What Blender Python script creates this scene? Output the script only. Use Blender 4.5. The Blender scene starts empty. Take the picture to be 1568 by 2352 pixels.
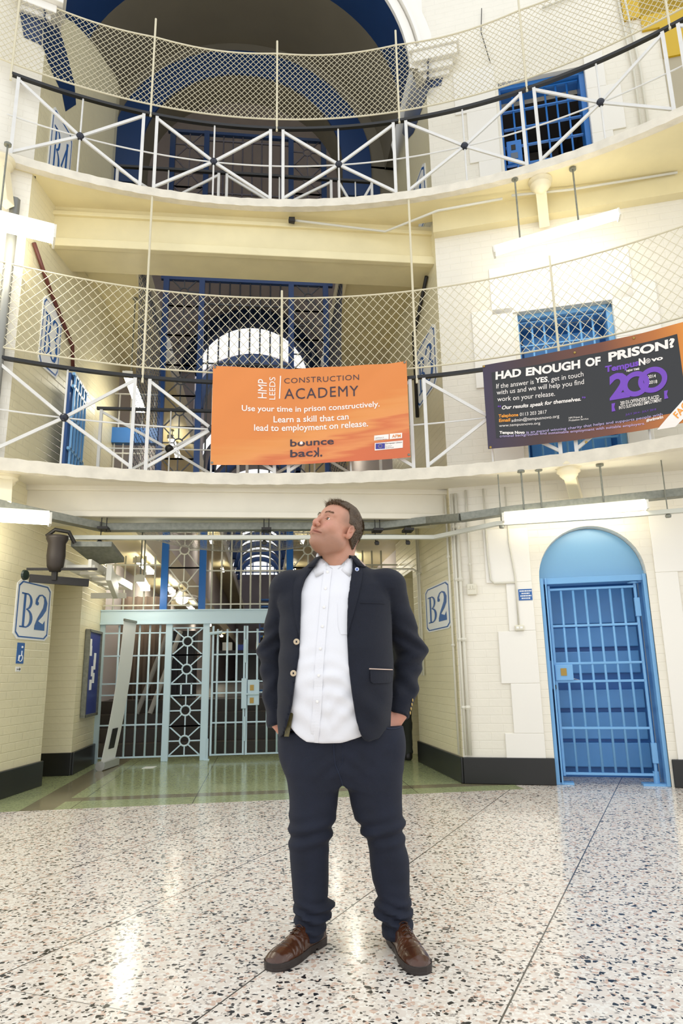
import bpy, bmesh, math, random
import numpy as np
from mathutils import Vector, Matrix
from mathutils.bvhtree import BVHTree
R_=math.radians; sin,cos,pi=math.sin,math.cos,math.pi
S=bpy.context.scene; COL=S.collection
random.seed(7); rng=np.random.default_rng(7)

# ---------------------------------------------------------------- camera, world, exposure
CAM=Vector((0.25,0,1.056)); PITCH,ROLL,YAW=13.2,1.03,6.6; F=1568.
_t,_r,_y=R_(PITCH),R_(ROLL),R_(YAW)
cf=Vector((sin(_y)*cos(_t),cos(_y)*cos(_t),sin(_t))); _R=Vector((cos(_y),-sin(_y),0)); _U=_R.cross(cf)
cR=_R*cos(_r)-_U*sin(_r); cU=_U*cos(_r)+_R*sin(_r)
cd=bpy.data.cameras.new('camera'); cam=bpy.data.objects.new('camera',cd); COL.objects.link(cam)
cd.sensor_fit='VERTICAL'; cd.sensor_height=36; cd.lens=24; cd.clip_end=300
cam.matrix_world=Matrix(((cR.x,cU.x,-cf.x,CAM.x),(cR.y,cU.y,-cf.y,CAM.y),(cR.z,cU.z,-cf.z,CAM.z),(0,0,0,1)))
S.camera=cam
W=bpy.data.worlds.new('world'); S.world=W; W.use_nodes=True
W.node_tree.nodes['Background'].inputs[0].default_value=(0.93,0.96,1.0,1)
W.node_tree.nodes['Background'].inputs[1].default_value=.95
S.view_settings.view_transform='Standard'; S.view_settings.look='None'
S.view_settings.gamma=1; S.view_settings.use_curve_mapping=False
S.view_settings.exposure=0.55
LAMP=13.0

# ---------------------------------------------------------------- surveying helpers
def ray(x,y): return (cf*F+cR*(x-784)-cU*(y-1176)).normalized()
def on(x,y,n,c):
    d=ray(x,y); n=Vector(n); return CAM+d*((c-n.dot(CAM))/n.dot(d))
def onY(x,y,Y): return on(x,y,(0,1,0),Y)
def onX(x,y,X): return on(x,y,(1,0,0),X)
def onZ(x,y,Z): return on(x,y,(0,0,1),Z)
A20=R_(20)
NR=Vector((sin(A20),cos(A20),0)); TR=Vector((cos(A20),-sin(A20),0)); CR_=7.103
NL=Vector((-sin(A20),cos(A20),0)); TL=Vector((cos(A20),sin(A20),0)); CL_=6.756
def WR(s,d,z): return TR*s+NR*(CR_-d)+Vector((0,0,z))      # right-hand wall: along, out into the room, up
def WL(s,d,z): return TL*s+NL*(CL_-d)+Vector((0,0,z))
def onR(x,y,d=0): return on(x,y,NR,CR_-d)
def onL(x,y,d=0): return on(x,y,NL,CL_-d)
def sz(P,T=None): T=T or TR; return (P.dot(T),P.z)
GC=Vector((0,0.66,0)); GR=6.06
def ring(a,r=GR,z=0): a=R_(a); return Vector((GC.x+r*sin(a),GC.y+r*cos(a),z))

# ---------------------------------------------------------------- materials
def lin(c):
    c=c.lstrip('#'); v=[int(c[i:i+2],16)/255 for i in (0,2,4)]
    return tuple(x/12.92 if x<=.04045 else ((x+.055)/1.055)**2.4 for x in v)+(1,)
MATS={}
def mat(name,col,rough=.5,metal=0,emit=0,bump=None,coat=0,spec=.5,var=0,vscale=3,sheen=0,sss=0):
    if name in MATS: return MATS[name]
    m=bpy.data.materials.new(name); m.use_nodes=True; nt=m.node_tree; b=nt.nodes['Principled BSDF']
    c=lin(col) if isinstance(col,str) else col
    b.inputs['Base Color'].default_value=c; b.inputs['Roughness'].default_value=rough; b.inputs['Metallic'].default_value=metal
    b.inputs['Specular IOR Level'].default_value=spec
    if coat: b.inputs['Coat Weight'].default_value=coat; b.inputs['Coat Roughness'].default_value=.08
    if sheen: b.inputs['Sheen Weight'].default_value=sheen
    if sss: b.inputs['Subsurface Weight'].default_value=sss; b.inputs['Subsurface Radius'].default_value=(.012,.005,.003); b.inputs['Subsurface Scale'].default_value=1
    if emit: b.inputs['Emission Color'].default_value=c; b.inputs['Emission Strength'].default_value=emit
    N=nt.nodes.new; L=nt.links.new
    tc=N('ShaderNodeTexCoord')
    if var:
        n=N('ShaderNodeTexNoise'); n.inputs['Scale'].default_value=vscale; n.inputs['Detail'].default_value=6
        L(tc.outputs['Object'],n.inputs['Vector'])
        mx=N('ShaderNodeMix'); mx.data_type='RGBA'; mr=N('ShaderNodeMapRange')
        mr.inputs['From Min'].default_value=.35; mr.inputs['From Max'].default_value=.7; L(n.outputs['Fac'],mr.inputs['Value'])
        mx.inputs[6].default_value=c; mx.inputs[7].default_value=tuple(x*(1-var) for x in c[:3])+(1,)
        L(mr.outputs[0],mx.inputs[0]); L(mx.outputs[2],b.inputs['Base Color'])
    if bump:
        kind,sc,st=bump
        if kind=='noise':
            n=N('ShaderNodeTexNoise'); n.inputs['Scale'].default_value=sc; n.inputs['Detail'].default_value=5; L(tc.outputs['Object'],n.inputs['Vector']); o=n.outputs['Fac']
        elif kind=='wave':
            n=N('ShaderNodeTexWave'); n.inputs['Scale'].default_value=sc; n.inputs['Distortion'].default_value=1; L(tc.outputs['Object'],n.inputs['Vector']); o=n.outputs['Fac']
        bp=N('ShaderNodeBump'); bp.inputs['Strength'].default_value=st; bp.inputs['Distance'].default_value=.01
        L(o,bp.inputs['Height']); L(bp.outputs['Normal'],b.inputs['Normal'])
    MATS[name]=m; return m
def brickmat(name,col,strength=.45,U=(1,0,0)):
    """painted brickwork: running bond relief under thick gloss paint; U is the horizontal direction along the wall"""
    m=mat(name,col,rough=.32,var=.07,vscale=1.7); nt=m.node_tree; N=nt.nodes.new; L=nt.links.new; b=nt.nodes['Principled BSDF']
    g=N('ShaderNodeNewGeometry'); dp=N('ShaderNodeVectorMath'); dp.operation='DOT_PRODUCT'; L(g.outputs['Position'],dp.inputs[0]); dp.inputs[1].default_value=U
    sp=N('ShaderNodeSeparateXYZ'); L(g.outputs['Position'],sp.inputs[0]); cb=N('ShaderNodeCombineXYZ')
    L(dp.outputs['Value'],cb.inputs[0]); L(sp.outputs['Z'],cb.inputs[1])
    bt=N('ShaderNodeTexBrick'); bt.inputs['Scale'].default_value=1; bt.inputs['Brick Width'].default_value=.235; bt.inputs['Row Height'].default_value=.078
    bt.inputs['Mortar Size'].default_value=.006; bt.inputs['Mortar Smooth'].default_value=1.; L(cb.outputs[0],bt.inputs['Vector'])
    n=N('ShaderNodeTexNoise'); n.inputs['Scale'].default_value=22; L(g.outputs['Position'],n.inputs['Vector'])
    a=N('ShaderNodeMath'); a.operation='MULTIPLY_ADD'; a.inputs[1].default_value=.5; L(n.outputs['Fac'],a.inputs[0])
    iv=N('ShaderNodeMath'); iv.operation='SUBTRACT'; iv.inputs[0].default_value=1; L(bt.outputs['Fac'],iv.inputs[1]); L(iv.outputs[0],a.inputs[2])
    bp=N('ShaderNodeBump'); bp.inputs['Strength'].default_value=strength; bp.inputs['Distance'].default_value=.012
    L(a.outputs[0],bp.inputs['Height']); L(bp.outputs['Normal'],b.inputs['Normal']); return m
CREAM='#ece0bd'
mCream=mat('cream_gloss_paint',CREAM,rough=.35,var=.05,vscale=2,bump=('noise',14,.15))
mSlab=mat('gallery_cream_paint','#e9dcae',rough=.4,var=.10,vscale=2.5,bump=('noise',9,.2))
mRim=mat('worn_white_edge_paint','#e3dbc8',rough=.5,var=.16,vscale=7,bump=('noise',18,.5))
mWallR=brickmat('painted_brick_right','#ece6d6',.28,tuple(TR)); mWallL=brickmat('painted_brick_left','#ece6d6',.28,tuple(TL))
mWallS=brickmat('painted_brick_side','#e9dfba',.4,(0,1,0)); mSlabLow=mat('gallery_white_paint','#e6dfcb',rough=.4,var=.08,vscale=2.5,bump=('noise',9,.2)); mWhite=mat('white_gloss_paint','#eeeae0',rough=.3,bump=('noise',10,.12))
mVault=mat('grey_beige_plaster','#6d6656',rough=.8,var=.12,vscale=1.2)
mPlaster=mat('beige_plaster','#b5ab92',rough=.7,var=.1,vscale=1.5)
mBlueD=mat('navy_arch_paint','#16345f',rough=.4,var=.1)
mBlue=mat('sky_blue_gloss','#78b0e0',rough=.28,var=.06,bump=('noise',12,.1))
mBlueM=mat('mid_blue_gloss','#2f74c0',rough=.28)
mBluePost=mat('deep_blue_gloss','#1d62ad',rough=.3)
mPale=mat('pale_aqua_gloss','#cde4ef',rough=.3)
mBlack=mat('black_gloss','#161616',rough=.35,var=.2)
mSkirt=mat('black_skirting_paint','#1d1d1b',rough=.3,var=.2)
mIron=mat('white_iron_paint','#dedcd6',rough=.4,var=.08,vscale=9)
mWire=mat('cream_coated_wire','#d6cdb0',rough=.5)
mGalv=mat('galvanised_steel','#8b8c80',rough=.5,metal=.55,var=.25,vscale=30)
mCond=mat('painted_conduit','#d8d4c4',rough=.4)
mDark=mat('dark_metal','#2b2824',rough=.5,metal=.3)
mBrass=mat('brass_plate','#a4884a',rough=.35,metal=.8)
mTube=mat('fluorescent_diffuser',(1,.95,.80,1),emit=LAMP)
mTube2=mat('fluorescent_diffuser_dim',(1,.96,.85,1),emit=LAMP*.6)
mLampBody=mat('white_lamp_casing','#e6e2d2',rough=.4)
mSign=mat('sign_blue_paint','#2f63a6',rough=.4)
mWhiteP=mat('plain_white','#f2f2ee',rough=.5)
mDkWing=mat('lilac_grey_plaster','#cdc5c8',rough=.8)
mNavy=mat('navy_print','#2b2a35',rough=.5)

# ---------------------------------------------------------------- mesh helpers
class MB:
    def __init__(s): s.v=[]; s.f=[]
    def add(s,vs,fs):
        o=len(s.v); s.v+= [tuple(v) for v in vs]; s.f+=[tuple(i+o for i in f) for f in fs]; return s
    def ob(s,c,ax,h):
        c=Vector(c); a=[Vector(x).normalized()*k for x,k in zip(ax,h)]
        vs=[c+a[0]*i+a[1]*j+a[2]*k for i in(-1,1) for j in(-1,1) for k in(-1,1)]
        return s.add(vs,[(0,1,3,2),(4,6,7,5),(0,4,5,1),(2,3,7,6),(0,2,6,4),(1,5,7,3)])
    def box(s,x0,x1,y0,y1,z0,z1): return s.ob(((x0+x1)/2,(y0+y1)/2,(z0+z1)/2),((1,0,0),(0,1,0),(0,0,1)),(abs(x1-x0)/2,abs(y1-y0)/2,abs(z1-z0)/2))
    def fb(s,fr,s0,s1,d0,d1,z0,z1):   # box in a wall frame
        vs=[fr(a,b,c) for a in(s0,s1) for b in(d0,d1) for c in(z0,z1)]
        return s.add(vs,[(0,1,3,2),(4,6,7,5),(0,4,5,1),(2,3,7,6),(0,2,6,4),(1,5,7,3)])
    def bar(s,p,q,w,h,up=(0,0,1)):
        p,q=Vector(p),Vector(q); d=q-p; up=Vector(up)
        if abs(d.normalized().dot(up.normalized()))>.98: up=Vector((0,1,0)) if abs(d.normalized().y)<.9 else Vector((1,0,0))
        r=d.cross(up).normalized(); u=r.cross(d).normalized()
        return s.ob((p+q)/2,(d,r,u),(d.length/2,w/2,h/2))
    def path(s,pts,r,n=8,closed=False,cap=True):
        pts=[Vector(p) for p in pts]; rr=r if isinstance(r,(list,tuple)) else [r]*len(pts); rings=[]
        prev=None
        for i,p in enumerate(pts):
            if closed: d=(pts[(i+1)%len(pts)]-pts[i-1])
            else: d=pts[min(i+1,len(pts)-1)]-pts[max(i-1,0)]
            d.normalize()
            if prev is None:
                u=Vector((0,0,1)) if abs(d.z)<.9 else Vector((1,0,0))
                u=(u-d*u.dot(d)).normalized()
            else:
                u=prev-d*prev.dot(d); u=u.normalized() if u.length>1e-6 else Vector((1,0,0))
            prev=u; w=d.cross(u); rings.append([p+(u*cos(2*pi*k/n)+w*sin(2*pi*k/n))*rr[i] for k in range(n)])
        vs=[v for g in rings for v in g]; fs=[]; m=len(pts)
        for i in range(m if closed else m-1):
            j=(i+1)%m
            for k in range(n): fs.append((i*n+k,i*n+(k+1)%n,j*n+(k+1)%n,j*n+k))
        if cap and not closed: fs+=[tuple(range(n))[::-1],tuple((m-1)*n+k for k in range(n))]
        return s.add(vs,fs)
    def tube(s,p,q,r,n=8): return s.path([p,q],r,n)
    def prism(s,poly,vec):
        poly=[Vector(p) for p in poly]; vec=Vector(vec); n=len(poly)
        return s.add(poly+[p+vec for p in poly],[tuple(range(n))[::-1],tuple(range(n,2*n))]+[(i,(i+1)%n,(i+1)%n+n,i+n) for i in range(n)])
    def quad(s,*p): return s.add(p,[tuple(range(len(p)))])
    def grid(s,rows,closed=False):
        m=len(rows[0]); vs=[v for r in rows for v in r]; fs=[]
        for i in range(len(rows)-1):
            for k in range(m if closed else m-1): fs.append((i*m+k,i*m+(k+1)%m,(i+1)*m+(k+1)%m,(i+1)*m+k))
        return s.add(vs,fs)
    def slab(s,rows,off):      # closed thick sheet; off = function(vertex)->displaced vertex
        m=len(rows[0]); n=len(rows); top=[v for r in rows for v in r]; bot=[off(v) for v in top]; N=n*m; fs=[]
        for i in range(n-1):
            for k in range(m-1):
                a,b,c,d=i*m+k,i*m+k+1,(i+1)*m+k+1,(i+1)*m+k; fs+=[(a,b,c,d),(N+d,N+c,N+b,N+a)]
        e=[k for k in range(m)]+[i*m+m-1 for i in range(1,n)]+[(n-1)*m+k for k in range(m-2,-1,-1)]+[i*m for i in range(n-2,0,-1)]
        for i in range(len(e)): a,b=e[i],e[(i+1)%len(e)]; fs.append((b,a,N+a,N+b))
        return s.add(top+bot,fs)
    def lathe(s,c,ax,prof,n=20):   # prof: (radius, height along ax)
        c=Vector(c); ax=Vector(ax).normalized(); u=ax.orthogonal().normalized(); w=ax.cross(u)
        rows=[[c+ax*h+(u*cos(2*pi*k/n)+w*sin(2*pi*k/n))*max(r,1e-4) for k in range(n)] for r,h in prof]
        s.grid(rows,closed=True); o=len(s.v)-len(prof)*n
        s.f+=[tuple(o+k for k in range(n))[::-1],tuple(o+(len(prof)-1)*n+k for k in range(n))]; return s
    def ball(s,c,r,n=14,sc=(1,1,1)):
        rows=[]
        for i in range(n//2+1):
            a=pi*i/(n//2); rr=max(sin(a),1e-3)
            rows.append([Vector(c)+Vector((rr*cos(2*pi*k/n)*r*sc[0],rr*sin(2*pi*k/n)*r*sc[1],cos(a)*r*sc[2])) for k in range(n)])
        return s.grid(rows,closed=True)
    def build(s,name,m,parent=None,smooth=False,bevel=0,fix=True):
        org=Vector((0,0,0))
        if parent is not None: org=WLOC[parent.name]
        elif s.v:
            a=np.array(s.v); lo,hi=a.min(0),a.max(0); org=Vector(((lo[0]+hi[0])/2,(lo[1]+hi[1])/2,lo[2]))
        me=bpy.data.meshes.new(name); me.from_pydata([Vector(v)-org for v in s.v],[],s.f)
        if fix or bevel:
            bm=bmesh.new(); bm.from_mesh(me)
            if fix: bmesh.ops.recalc_face_normals(bm,faces=bm.faces)
            bm.to_mesh(me); bm.free()
        me.materials.append(m); o=bpy.data.objects.new(name,me); COL.objects.link(o)
        if parent is not None: o.parent=parent
        else: o.location=org
        WLOC[o.name]=org.copy()
        if smooth:
            me.polygons.foreach_set('use_smooth',[True]*len(me.polygons))
        if bevel:
            bv=o.modifiers.new('bevel','BEVEL'); bv.width=bevel; bv.segments=2; bv.limit_method='ANGLE'; bv.angle_limit=R_(40)
        return o
WLOC={}
def tag(o,label=None,cat=None,group=None,kind=None):
    if label: o['label']=label
    if cat: o['category']=cat
    if group: o['group']=group
    if kind: o['kind']=kind
    return o
def thing(name,loc,label,cat,group=None):
    e=bpy.data.objects.new(name,None); e.empty_display_size=.1; COL.objects.link(e); e.location=loc; WLOC[e.name]=Vector(loc)
    return tag(e,label,cat,group)
def struct(o,label=None):
    o['kind']='structure'
    if label: o['label']=label
    return o

# lettering: outline of a built-in font as flat triangles, mapped onto a surface
def text2d(s,bold=0,shear=0,space=1.0):
    c=bpy.data.curves.new('t','FONT'); c.body=s; c.offset=bold; c.shear=shear; c.space_character=space; c.resolution_u=3
    o=bpy.data.objects.new('t',c); COL.objects.link(o); dg=bpy.context.evaluated_depsgraph_get()
    me=o.evaluated_get(dg).to_mesh(); v=[(p.co.x,p.co.y) for p in me.vertices]; f=[tuple(p.vertices) for p in me.polygons]
    o.evaluated_get(dg).to_mesh_clear(); bpy.data.objects.remove(o); bpy.data.curves.remove(c); return v,f
def put_text(mb,s,fn,u0,u1,v0,v1,bold=0,shear=0,space=1.0,rot=0,flip=False):
    """fit the text into u0..u1, v0..v1 of surface fn(u,v)"""
    v,f=text2d(s,bold,shear,space)
    if not v: return
    a=np.array(v)
    if rot==90: a=np.c_[-a[:,1],a[:,0]]
    if flip: a[:,0]*=-1
    lo,hi=a.min(0),a.max(0); a=(a-lo)/np.maximum(hi-lo,1e-6)
    mb.add([fn(u0+(u1-u0)*p[0],v0+(v1-v0)*p[1]) for p in a],f)
# ---------------------------------------------------------------- floor
def terrazzo():
    m=bpy.data.materials.new('terrazzo'); m.use_nodes=True; nt=m.node_tree; b=nt.nodes['Principled BSDF']; N=nt.nodes.new; L=nt.links.new
    g=N('ShaderNodeNewGeometry'); sp=N('ShaderNodeSeparateXYZ'); L(g.outputs['Position'],sp.inputs[0])
    def M(op,a,b_=0,c=0):
        n=N('ShaderNodeMath'); n.operation=op
        for i,x in enumerate((a,b_,c)):
            if isinstance(x,(int,float)): n.inputs[i].default_value=x
            else: L(x,n.inputs[i])
        return n.outputs[0]
    X,Y=sp.outputs['X'],sp.outputs['Y']
    def mix(f,a,c):
        n=N('ShaderNodeMix'); n.data_type='RGBA'; 
        if isinstance(f,(int,float)): n.inputs[0].default_value=f
        else: L(f,n.inputs[0])
        for i,x in ((6,a),(7,c)):
            if isinstance(x,tuple): n.inputs[i].default_value=x
            else: L(x,n.inputs[i])
        return n.outputs[2]
    nz=N('ShaderNodeTexNoise'); nz.inputs['Scale'].default_value=30; L(g.outputs['Position'],nz.inputs['Vector'])
    va=N('ShaderNodeVectorMath'); va.operation='MULTIPLY_ADD'; L(nz.outputs['Color'],va.inputs[0]); va.inputs[1].default_value=(.014,.014,0); L(g.outputs['Position'],va.inputs[2])
    def layer(scale,edge,thr,seed):
        v=N('ShaderNodeTexVoronoi'); v.voronoi_dimensions='3D'; v.inputs['Scale'].default_value=scale; ad=N('ShaderNodeVectorMath'); ad.inputs[1].default_value=(seed,seed*.7,seed*1.3); L(va.outputs[0],ad.inputs[0]); L(ad.outputs[0],v.inputs['Vector'])
        e=N('ShaderNodeTexVoronoi'); e.feature='DISTANCE_TO_EDGE'; e.inputs['Scale'].default_value=scale; L(ad.outputs[0],e.inputs['Vector'])
        s2=N('ShaderNodeSeparateColor'); L(v.outputs['Color'],s2.inputs[0])
        chip=M('GREATER_THAN',e.outputs['Distance'],edge); sel=M('LESS_THAN',s2.outputs[0],thr)
        return M('MULTIPLY',chip,sel),s2.outputs[1]
    base=mix(nz.outputs['Fac'],lin('#efe6da'),lin('#dcd1c4'))
    f,_=layer(75,.05,.40,1.1); c=mix(f,base,lin('#f3eee4'))
    f,_=layer(60,.06,.17,7.3); c=mix(f,c,lin('#d3b6a3'))
    f,_=layer(95,.06,.12,3.3); c=mix(f,c,lin('#a8a097'))
    f,_=layer(80,.07,.10,9.1); c=mix(f,c,lin('#3a3735'))
    f,_=layer(44,.13,.11,5.7); c=mix(f,c,lin('#26272a'))
    # green bay inside the wing mouth
    gr=M('MULTIPLY',M('GREATER_THAN',Y,M('MULTIPLY_ADD',X,.03,6.27)),M('LESS_THAN',M('ABSOLUTE',X),2.6))
    gc=mix(nz.outputs['Fac'],lin('#b9c193'),lin('#96a070')); f2,_=layer(80,.06,.3,2.2); gc=mix(f2,gc,lin('#8d9470'))
    band=M('MULTIPLY',M('GREATER_THAN',Y,6.6),M('LESS_THAN',Y,6.78)); bl=M('MULTIPLY',M('GREATER_THAN',X,-1.72),M('LESS_THAN',X,-1.45))
    bd=M('MULTIPLY',M('MAXIMUM',band,bl),M('GREATER_THAN',X,-1.72)); gc=mix(M('MULTIPLY',bd,.75),gc,lin('#7a6a58'))
    c=mix(gr,c,gc)
    # brass/dark strips between the cast slabs
    def line(nx,ny,off,w,step=.87):
        t=M('ADD',M('MULTIPLY',X,nx),M('MULTIPLY',Y,ny)); t=M('DIVIDE',M('SUBTRACT',t,off),step)
        d=M('ABSOLUTE',M('SUBTRACT',M('SUBTRACT',t,M('FLOOR',t)),.5)); return M('GREATER_THAN',d,.5-w/step)
    l1=line(.848,-.53,-.405,.0032); l2=line(.446,.895,2.235,.0016); lr=M('MULTIPLY',M('MAXIMUM',l1,l2),M('SUBTRACT',1,gr))
    l3=M('MULTIPLY',line(1,0,-.335,.003,.98),gr)
    c=mix(M('MAXIMUM',lr,l3),c,lin('#4a453d'))
    L(c,b.inputs['Base Color'])
    rn=N('ShaderNodeTexNoise'); rn.inputs['Scale'].default_value=2.2; L(g.outputs['Position'],rn.inputs['Vector'])
    L(M('MULTIPLY_ADD',rn.outputs['Fac'],.14,.10),b.inputs['Roughness']); b.inputs['Specular IOR Level'].default_value=.55
    bp=N('ShaderNodeBump'); bp.inputs['Strength'].default_value=.03; L(rn.outputs['Fac'],bp.inputs['Height']); L(bp.outputs[0],b.inputs['Normal'])
    return m
mb=MB(); mb.box(-7,7,-5,9.8,-.15,0); struct(mb.build('floor',terrazzo()))

# ---------------------------------------------------------------- rotunda walls
s0,sd0,sd1,s9=-.276,.566,1.556,2.37
def fq(mb,fr,a,b,z0,z1,d=0): mb.quad(fr(a,d,z0),fr(b,d,z0),fr(b,d,z1),fr(a,d,z1))
mb=MB(); TOP=11.8
for a,b in ((s0,sd0),(sd1,3.4)): fq(mb,WR,a,b,0,TOP)
ar=(sd1-sd0)/2; am=(sd0+sd1)/2; ZS=1.93; K=24
prev=None
arc=[(am-ar*cos(pi*i/K),ZS+ar*sin(pi*i/K)) for i in range(K+1)]
for (a,za),(b,zb) in zip(arc,arc[1:]): mb.quad(WR(a,0,za),WR(b,0,zb),WR(b,0,3.0),WR(a,0,3.0))
win=[(3.0,4.83,.52,1.54),(6.2,7.84,.53,1.54)]
fq(mb,WR,sd0,sd1,4.83,6.2); fq(mb,WR,sd0,sd1,7.84,TOP)
# rounded reveal of the ground doorway
ob=[(am-ar,0)]+arc+[(am+ar,0)]
rows=[]
for k in range(7):
    t=k/6*pi/2; o=.07*(1-sin(t)); dd=-.07*(1-cos(t))
    rows.append([WR(a+(o if 0 else 0)+(-(o) if a<am else o)*(1 if zz<=ZS+.001 else abs(cos(math.atan2(zz-ZS,a-am)))),dd,zz+(o*max(0,sin(math.atan2(max(zz-ZS,0),a-am))) if zz>ZS else 0)) for a,zz in ob])
rows.append([WR(a,-.3,zz) for a,zz in ob]); rows.append([WR(a,-.55,zz) for a,zz in ob])
mb.grid(rows)
for z0,z1,a,b in win:
    mb.quad(WR(a,0,z0),WR(a,-.4,z0),WR(a,-.4,z1),WR(a,0,z1)); mb.quad(WR(b,0,z0),WR(b,-.4,z0),WR(b,-.4,z1),WR(b,0,z1)); mb.quad(WR(a,0,z1),WR(b,0,z1),WR(b,-.4,z1),WR(a,-.4,z1))
struct(mb.build('wall_right',mWallR,fix=False))
# smooth rendered quoins standing proud of the brick around doorways
def quoin(fr,pieces,name='trim_1',m=mWhite):
    mb=MB()
    for a,b,z0,z1 in pieces: mb.fb(fr,a,b,0,.018,z0,z1)
    return struct(mb.build(name,m,bevel=.006))
quoin(WR,[(.24,sd0-.075,1.42,1.9),(.13,sd0-.075,.92,1.42),(.215,sd0-.075,.46,.92),(.13,sd0-.075,.12,.46),(.05,sd0-.075,1.9,2.45),(sd1+.075,1.83,0.12,1.93),(sd1+.075,2.2,1.93,2.5)],'trim_1')
quoin(WR,[(.22,.52,3.05,4.0),(.08,.52,4.0,4.9),(.3,1.76,4.83,5.4),(1.54,1.78,3.05,4.4),(1.54,1.98,4.4,5.0)],'trim_2')
quoin(WR,[(.28,.53,6.25,6.8),(.18,.53,6.8,7.5),(.05,.53,7.5,8.1),(1.54,1.76,6.25,6.9),(1.54,1.9,6.9,7.5),(1.54,1.75,7.5,8.0)],'trim_3')
mb=MB(); fq(mb,WL,.149,-2.6,0,TOP); struct(mb.build('wall_left',mWallL,fix=False))
# passage side walls of the wing mouth
CLn=WL(.149,0,0); CRn=WR(s0,0,0)
mb=MB()
def vq(mb,p,q,z0,z1): mb.quad((p[0],p[1],z0),(q[0],q[1],z0),(q[0],q[1],z1),(p[0],p[1],z1))
PL=(-1.97,7.56)
vq(mb,CLn,PL,0,11); vq(mb,PL,(-2.12,7.56),0,2.12); 
vq(mb,(-1.86,8.28),(-1.86,9.5),0,11); vq(mb,(-2.6,8.28),(-1.86,8.28),0,2.12); vq(mb,(-2.6,7.5),(-2.6,8.28),0,2.12); vq(mb,PL,(-2.6,7.56),0,2.12)
mb.quad((-1.97,7.56,2.12),(-2.7,7.56,2.12),(-2.7,8.28,2.12),(-1.86,8.28,2.12)); mb.quad((-1.97,7.56,2.12),(-1.86,8.28,2.12),(-1.86,8.28,11),(-1.97,7.56,11))
struct(mb.build('wall_passage_left',mWallS,fix=False))
mb=MB(); PR=(2.12,8.45)
vq(mb,CRn,PR,0,11); vq(mb,PR,(2.7,8.45),0,2.3); vq(mb,(2.7,8.45),(2.7,9.3),0,2.3); vq(mb,(2.12,9.2),(2.12,9.5),0,11); vq(mb,PR,(2.12,9.2),2.3,11)
mb.quad((2.12,8.45,2.3),(2.7,8.45,2.3),(2.7,9.3,2.3),(2.12,9.3,2.3)); vq(mb,(2.7,9.2),(2.12,9.2),0,2.3)
struct(mb.build('wall_passage_right',mWallS,fix=False))
# next wing mouth to the right: splayed cream return wall with yellow painted quoins
mb=MB(); e0=WR(2.37,.0,0); e1=e0+Vector((.9,.75,0)); e2=e0+Vector((1.6,-.6,0))
mb2=MB(); a=WR(2.37,.004,0); b=WR(3.4,.004,0); mb2.quad(a+Vector((0,0,0)),b,b+Vector((0,0,TOP)),a+Vector((0,0,TOP)))
struct(mb2.build('wall_next_wing',mPlaster,fix=False))
mYel=mat('mustard_gloss','#c9a516',rough=.35)
mb=MB(); mb.fb(WR,2.2,3.3,.0,.03,8.12,8.6); mb.fb(WR,2.38,3.3,0,.03,7.7,8.12); mb.fb(WR,2.02,3.3,0,.03,8.32,9.6)
struct(mb.build('trim_4',mYel))

# ---------------------------------------------------------------- front wall with the big arch, vault, cross arch
AX,AZ,AR=-.09,8.2,2.05
def fp(x,z):   # front wall plane runs from left corner to right corner
    t=(x-CLn.x)/(CRn.x-CLn.x); return Vector((x,CLn.y+(CRn.y-CLn.y)*t,z))
K=48; arch=[(AX-AR*cos(pi*i/K),AZ+AR*sin(pi*i/K)) for i in range(K+1)]
mb=MB()
for (a,za),(b,zb) in zip(arch,arch[1:]): mb.quad(fp(a,za),fp(b,zb),fp(b,TOP),fp(a,TOP))
mb.quad(fp(CLn.x,8.2),fp(AX-AR,8.2),fp(AX-AR,TOP),fp(CLn.x,TOP)); mb.quad(fp(CRn.x,8.2),fp(AX+AR,8.2),fp(AX+AR,TOP),fp(CRn.x,TOP))
struct(mb.build('wall_front',mWhite,fix=False))
mb=MB()   # archivolt mouldings
for r0,r1,dd in ((2.05,2.17,.05),(2.19,2.23,.10),(2.23,2.42,.04)):
    rows=[]
    for i in range(K+1):
        a=pi*i/K; pt=lambda r,d: fp(AX-r*cos(a),AZ+r*sin(a))+Vector((0,-d,0))
        rows.append([pt(r0,0),pt(r0,dd),pt(r1,dd),pt(r1,0)])
    mb.grid(rows)
struct(mb.build('trim_5',mWhite,smooth=False))
def soffit(y0f,y1,m,name,r0=AR,r1=AR,zc=AZ,k=K):
    mb=MB(); rows=[]
    for i in range(k+1):
        a=pi*i/k; p=fp(AX-r0*cos(a),zc+r0*sin(a)) if y0f is None else Vector((AX-r0*cos(a),y0f,zc+r0*sin(a)))
        rows.append([p,Vector((AX-r1*cos(a),y1,zc+r1*sin(a)))])
    mb.grid(rows); return struct(mb.build(name,m,smooth=True,fix=False))
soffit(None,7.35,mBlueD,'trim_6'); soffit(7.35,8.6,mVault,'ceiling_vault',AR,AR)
# imposts under the arch
mb=MB()
for sx,cn in ((-1,CLn),(1,CRn)):
    x0=AX+sx*AR; 
    for zz,h,o in ((8.08,.07,.03),(8.15,.10,.08),(8.25,.14,.14),(8.39,.05,.17)):
        fr=WR if sx>0 else WL; sc=s0 if sx>0 else .149
        a,b=(sc-o,sc+.26+o) if sx>0 else (sc-.26-o,sc+o)
        mb.fb(fr,a,b,-.25,.02+o,zz,zz+h)
struct(mb.build('trim_7',mWhite,bevel=.01))
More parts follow.
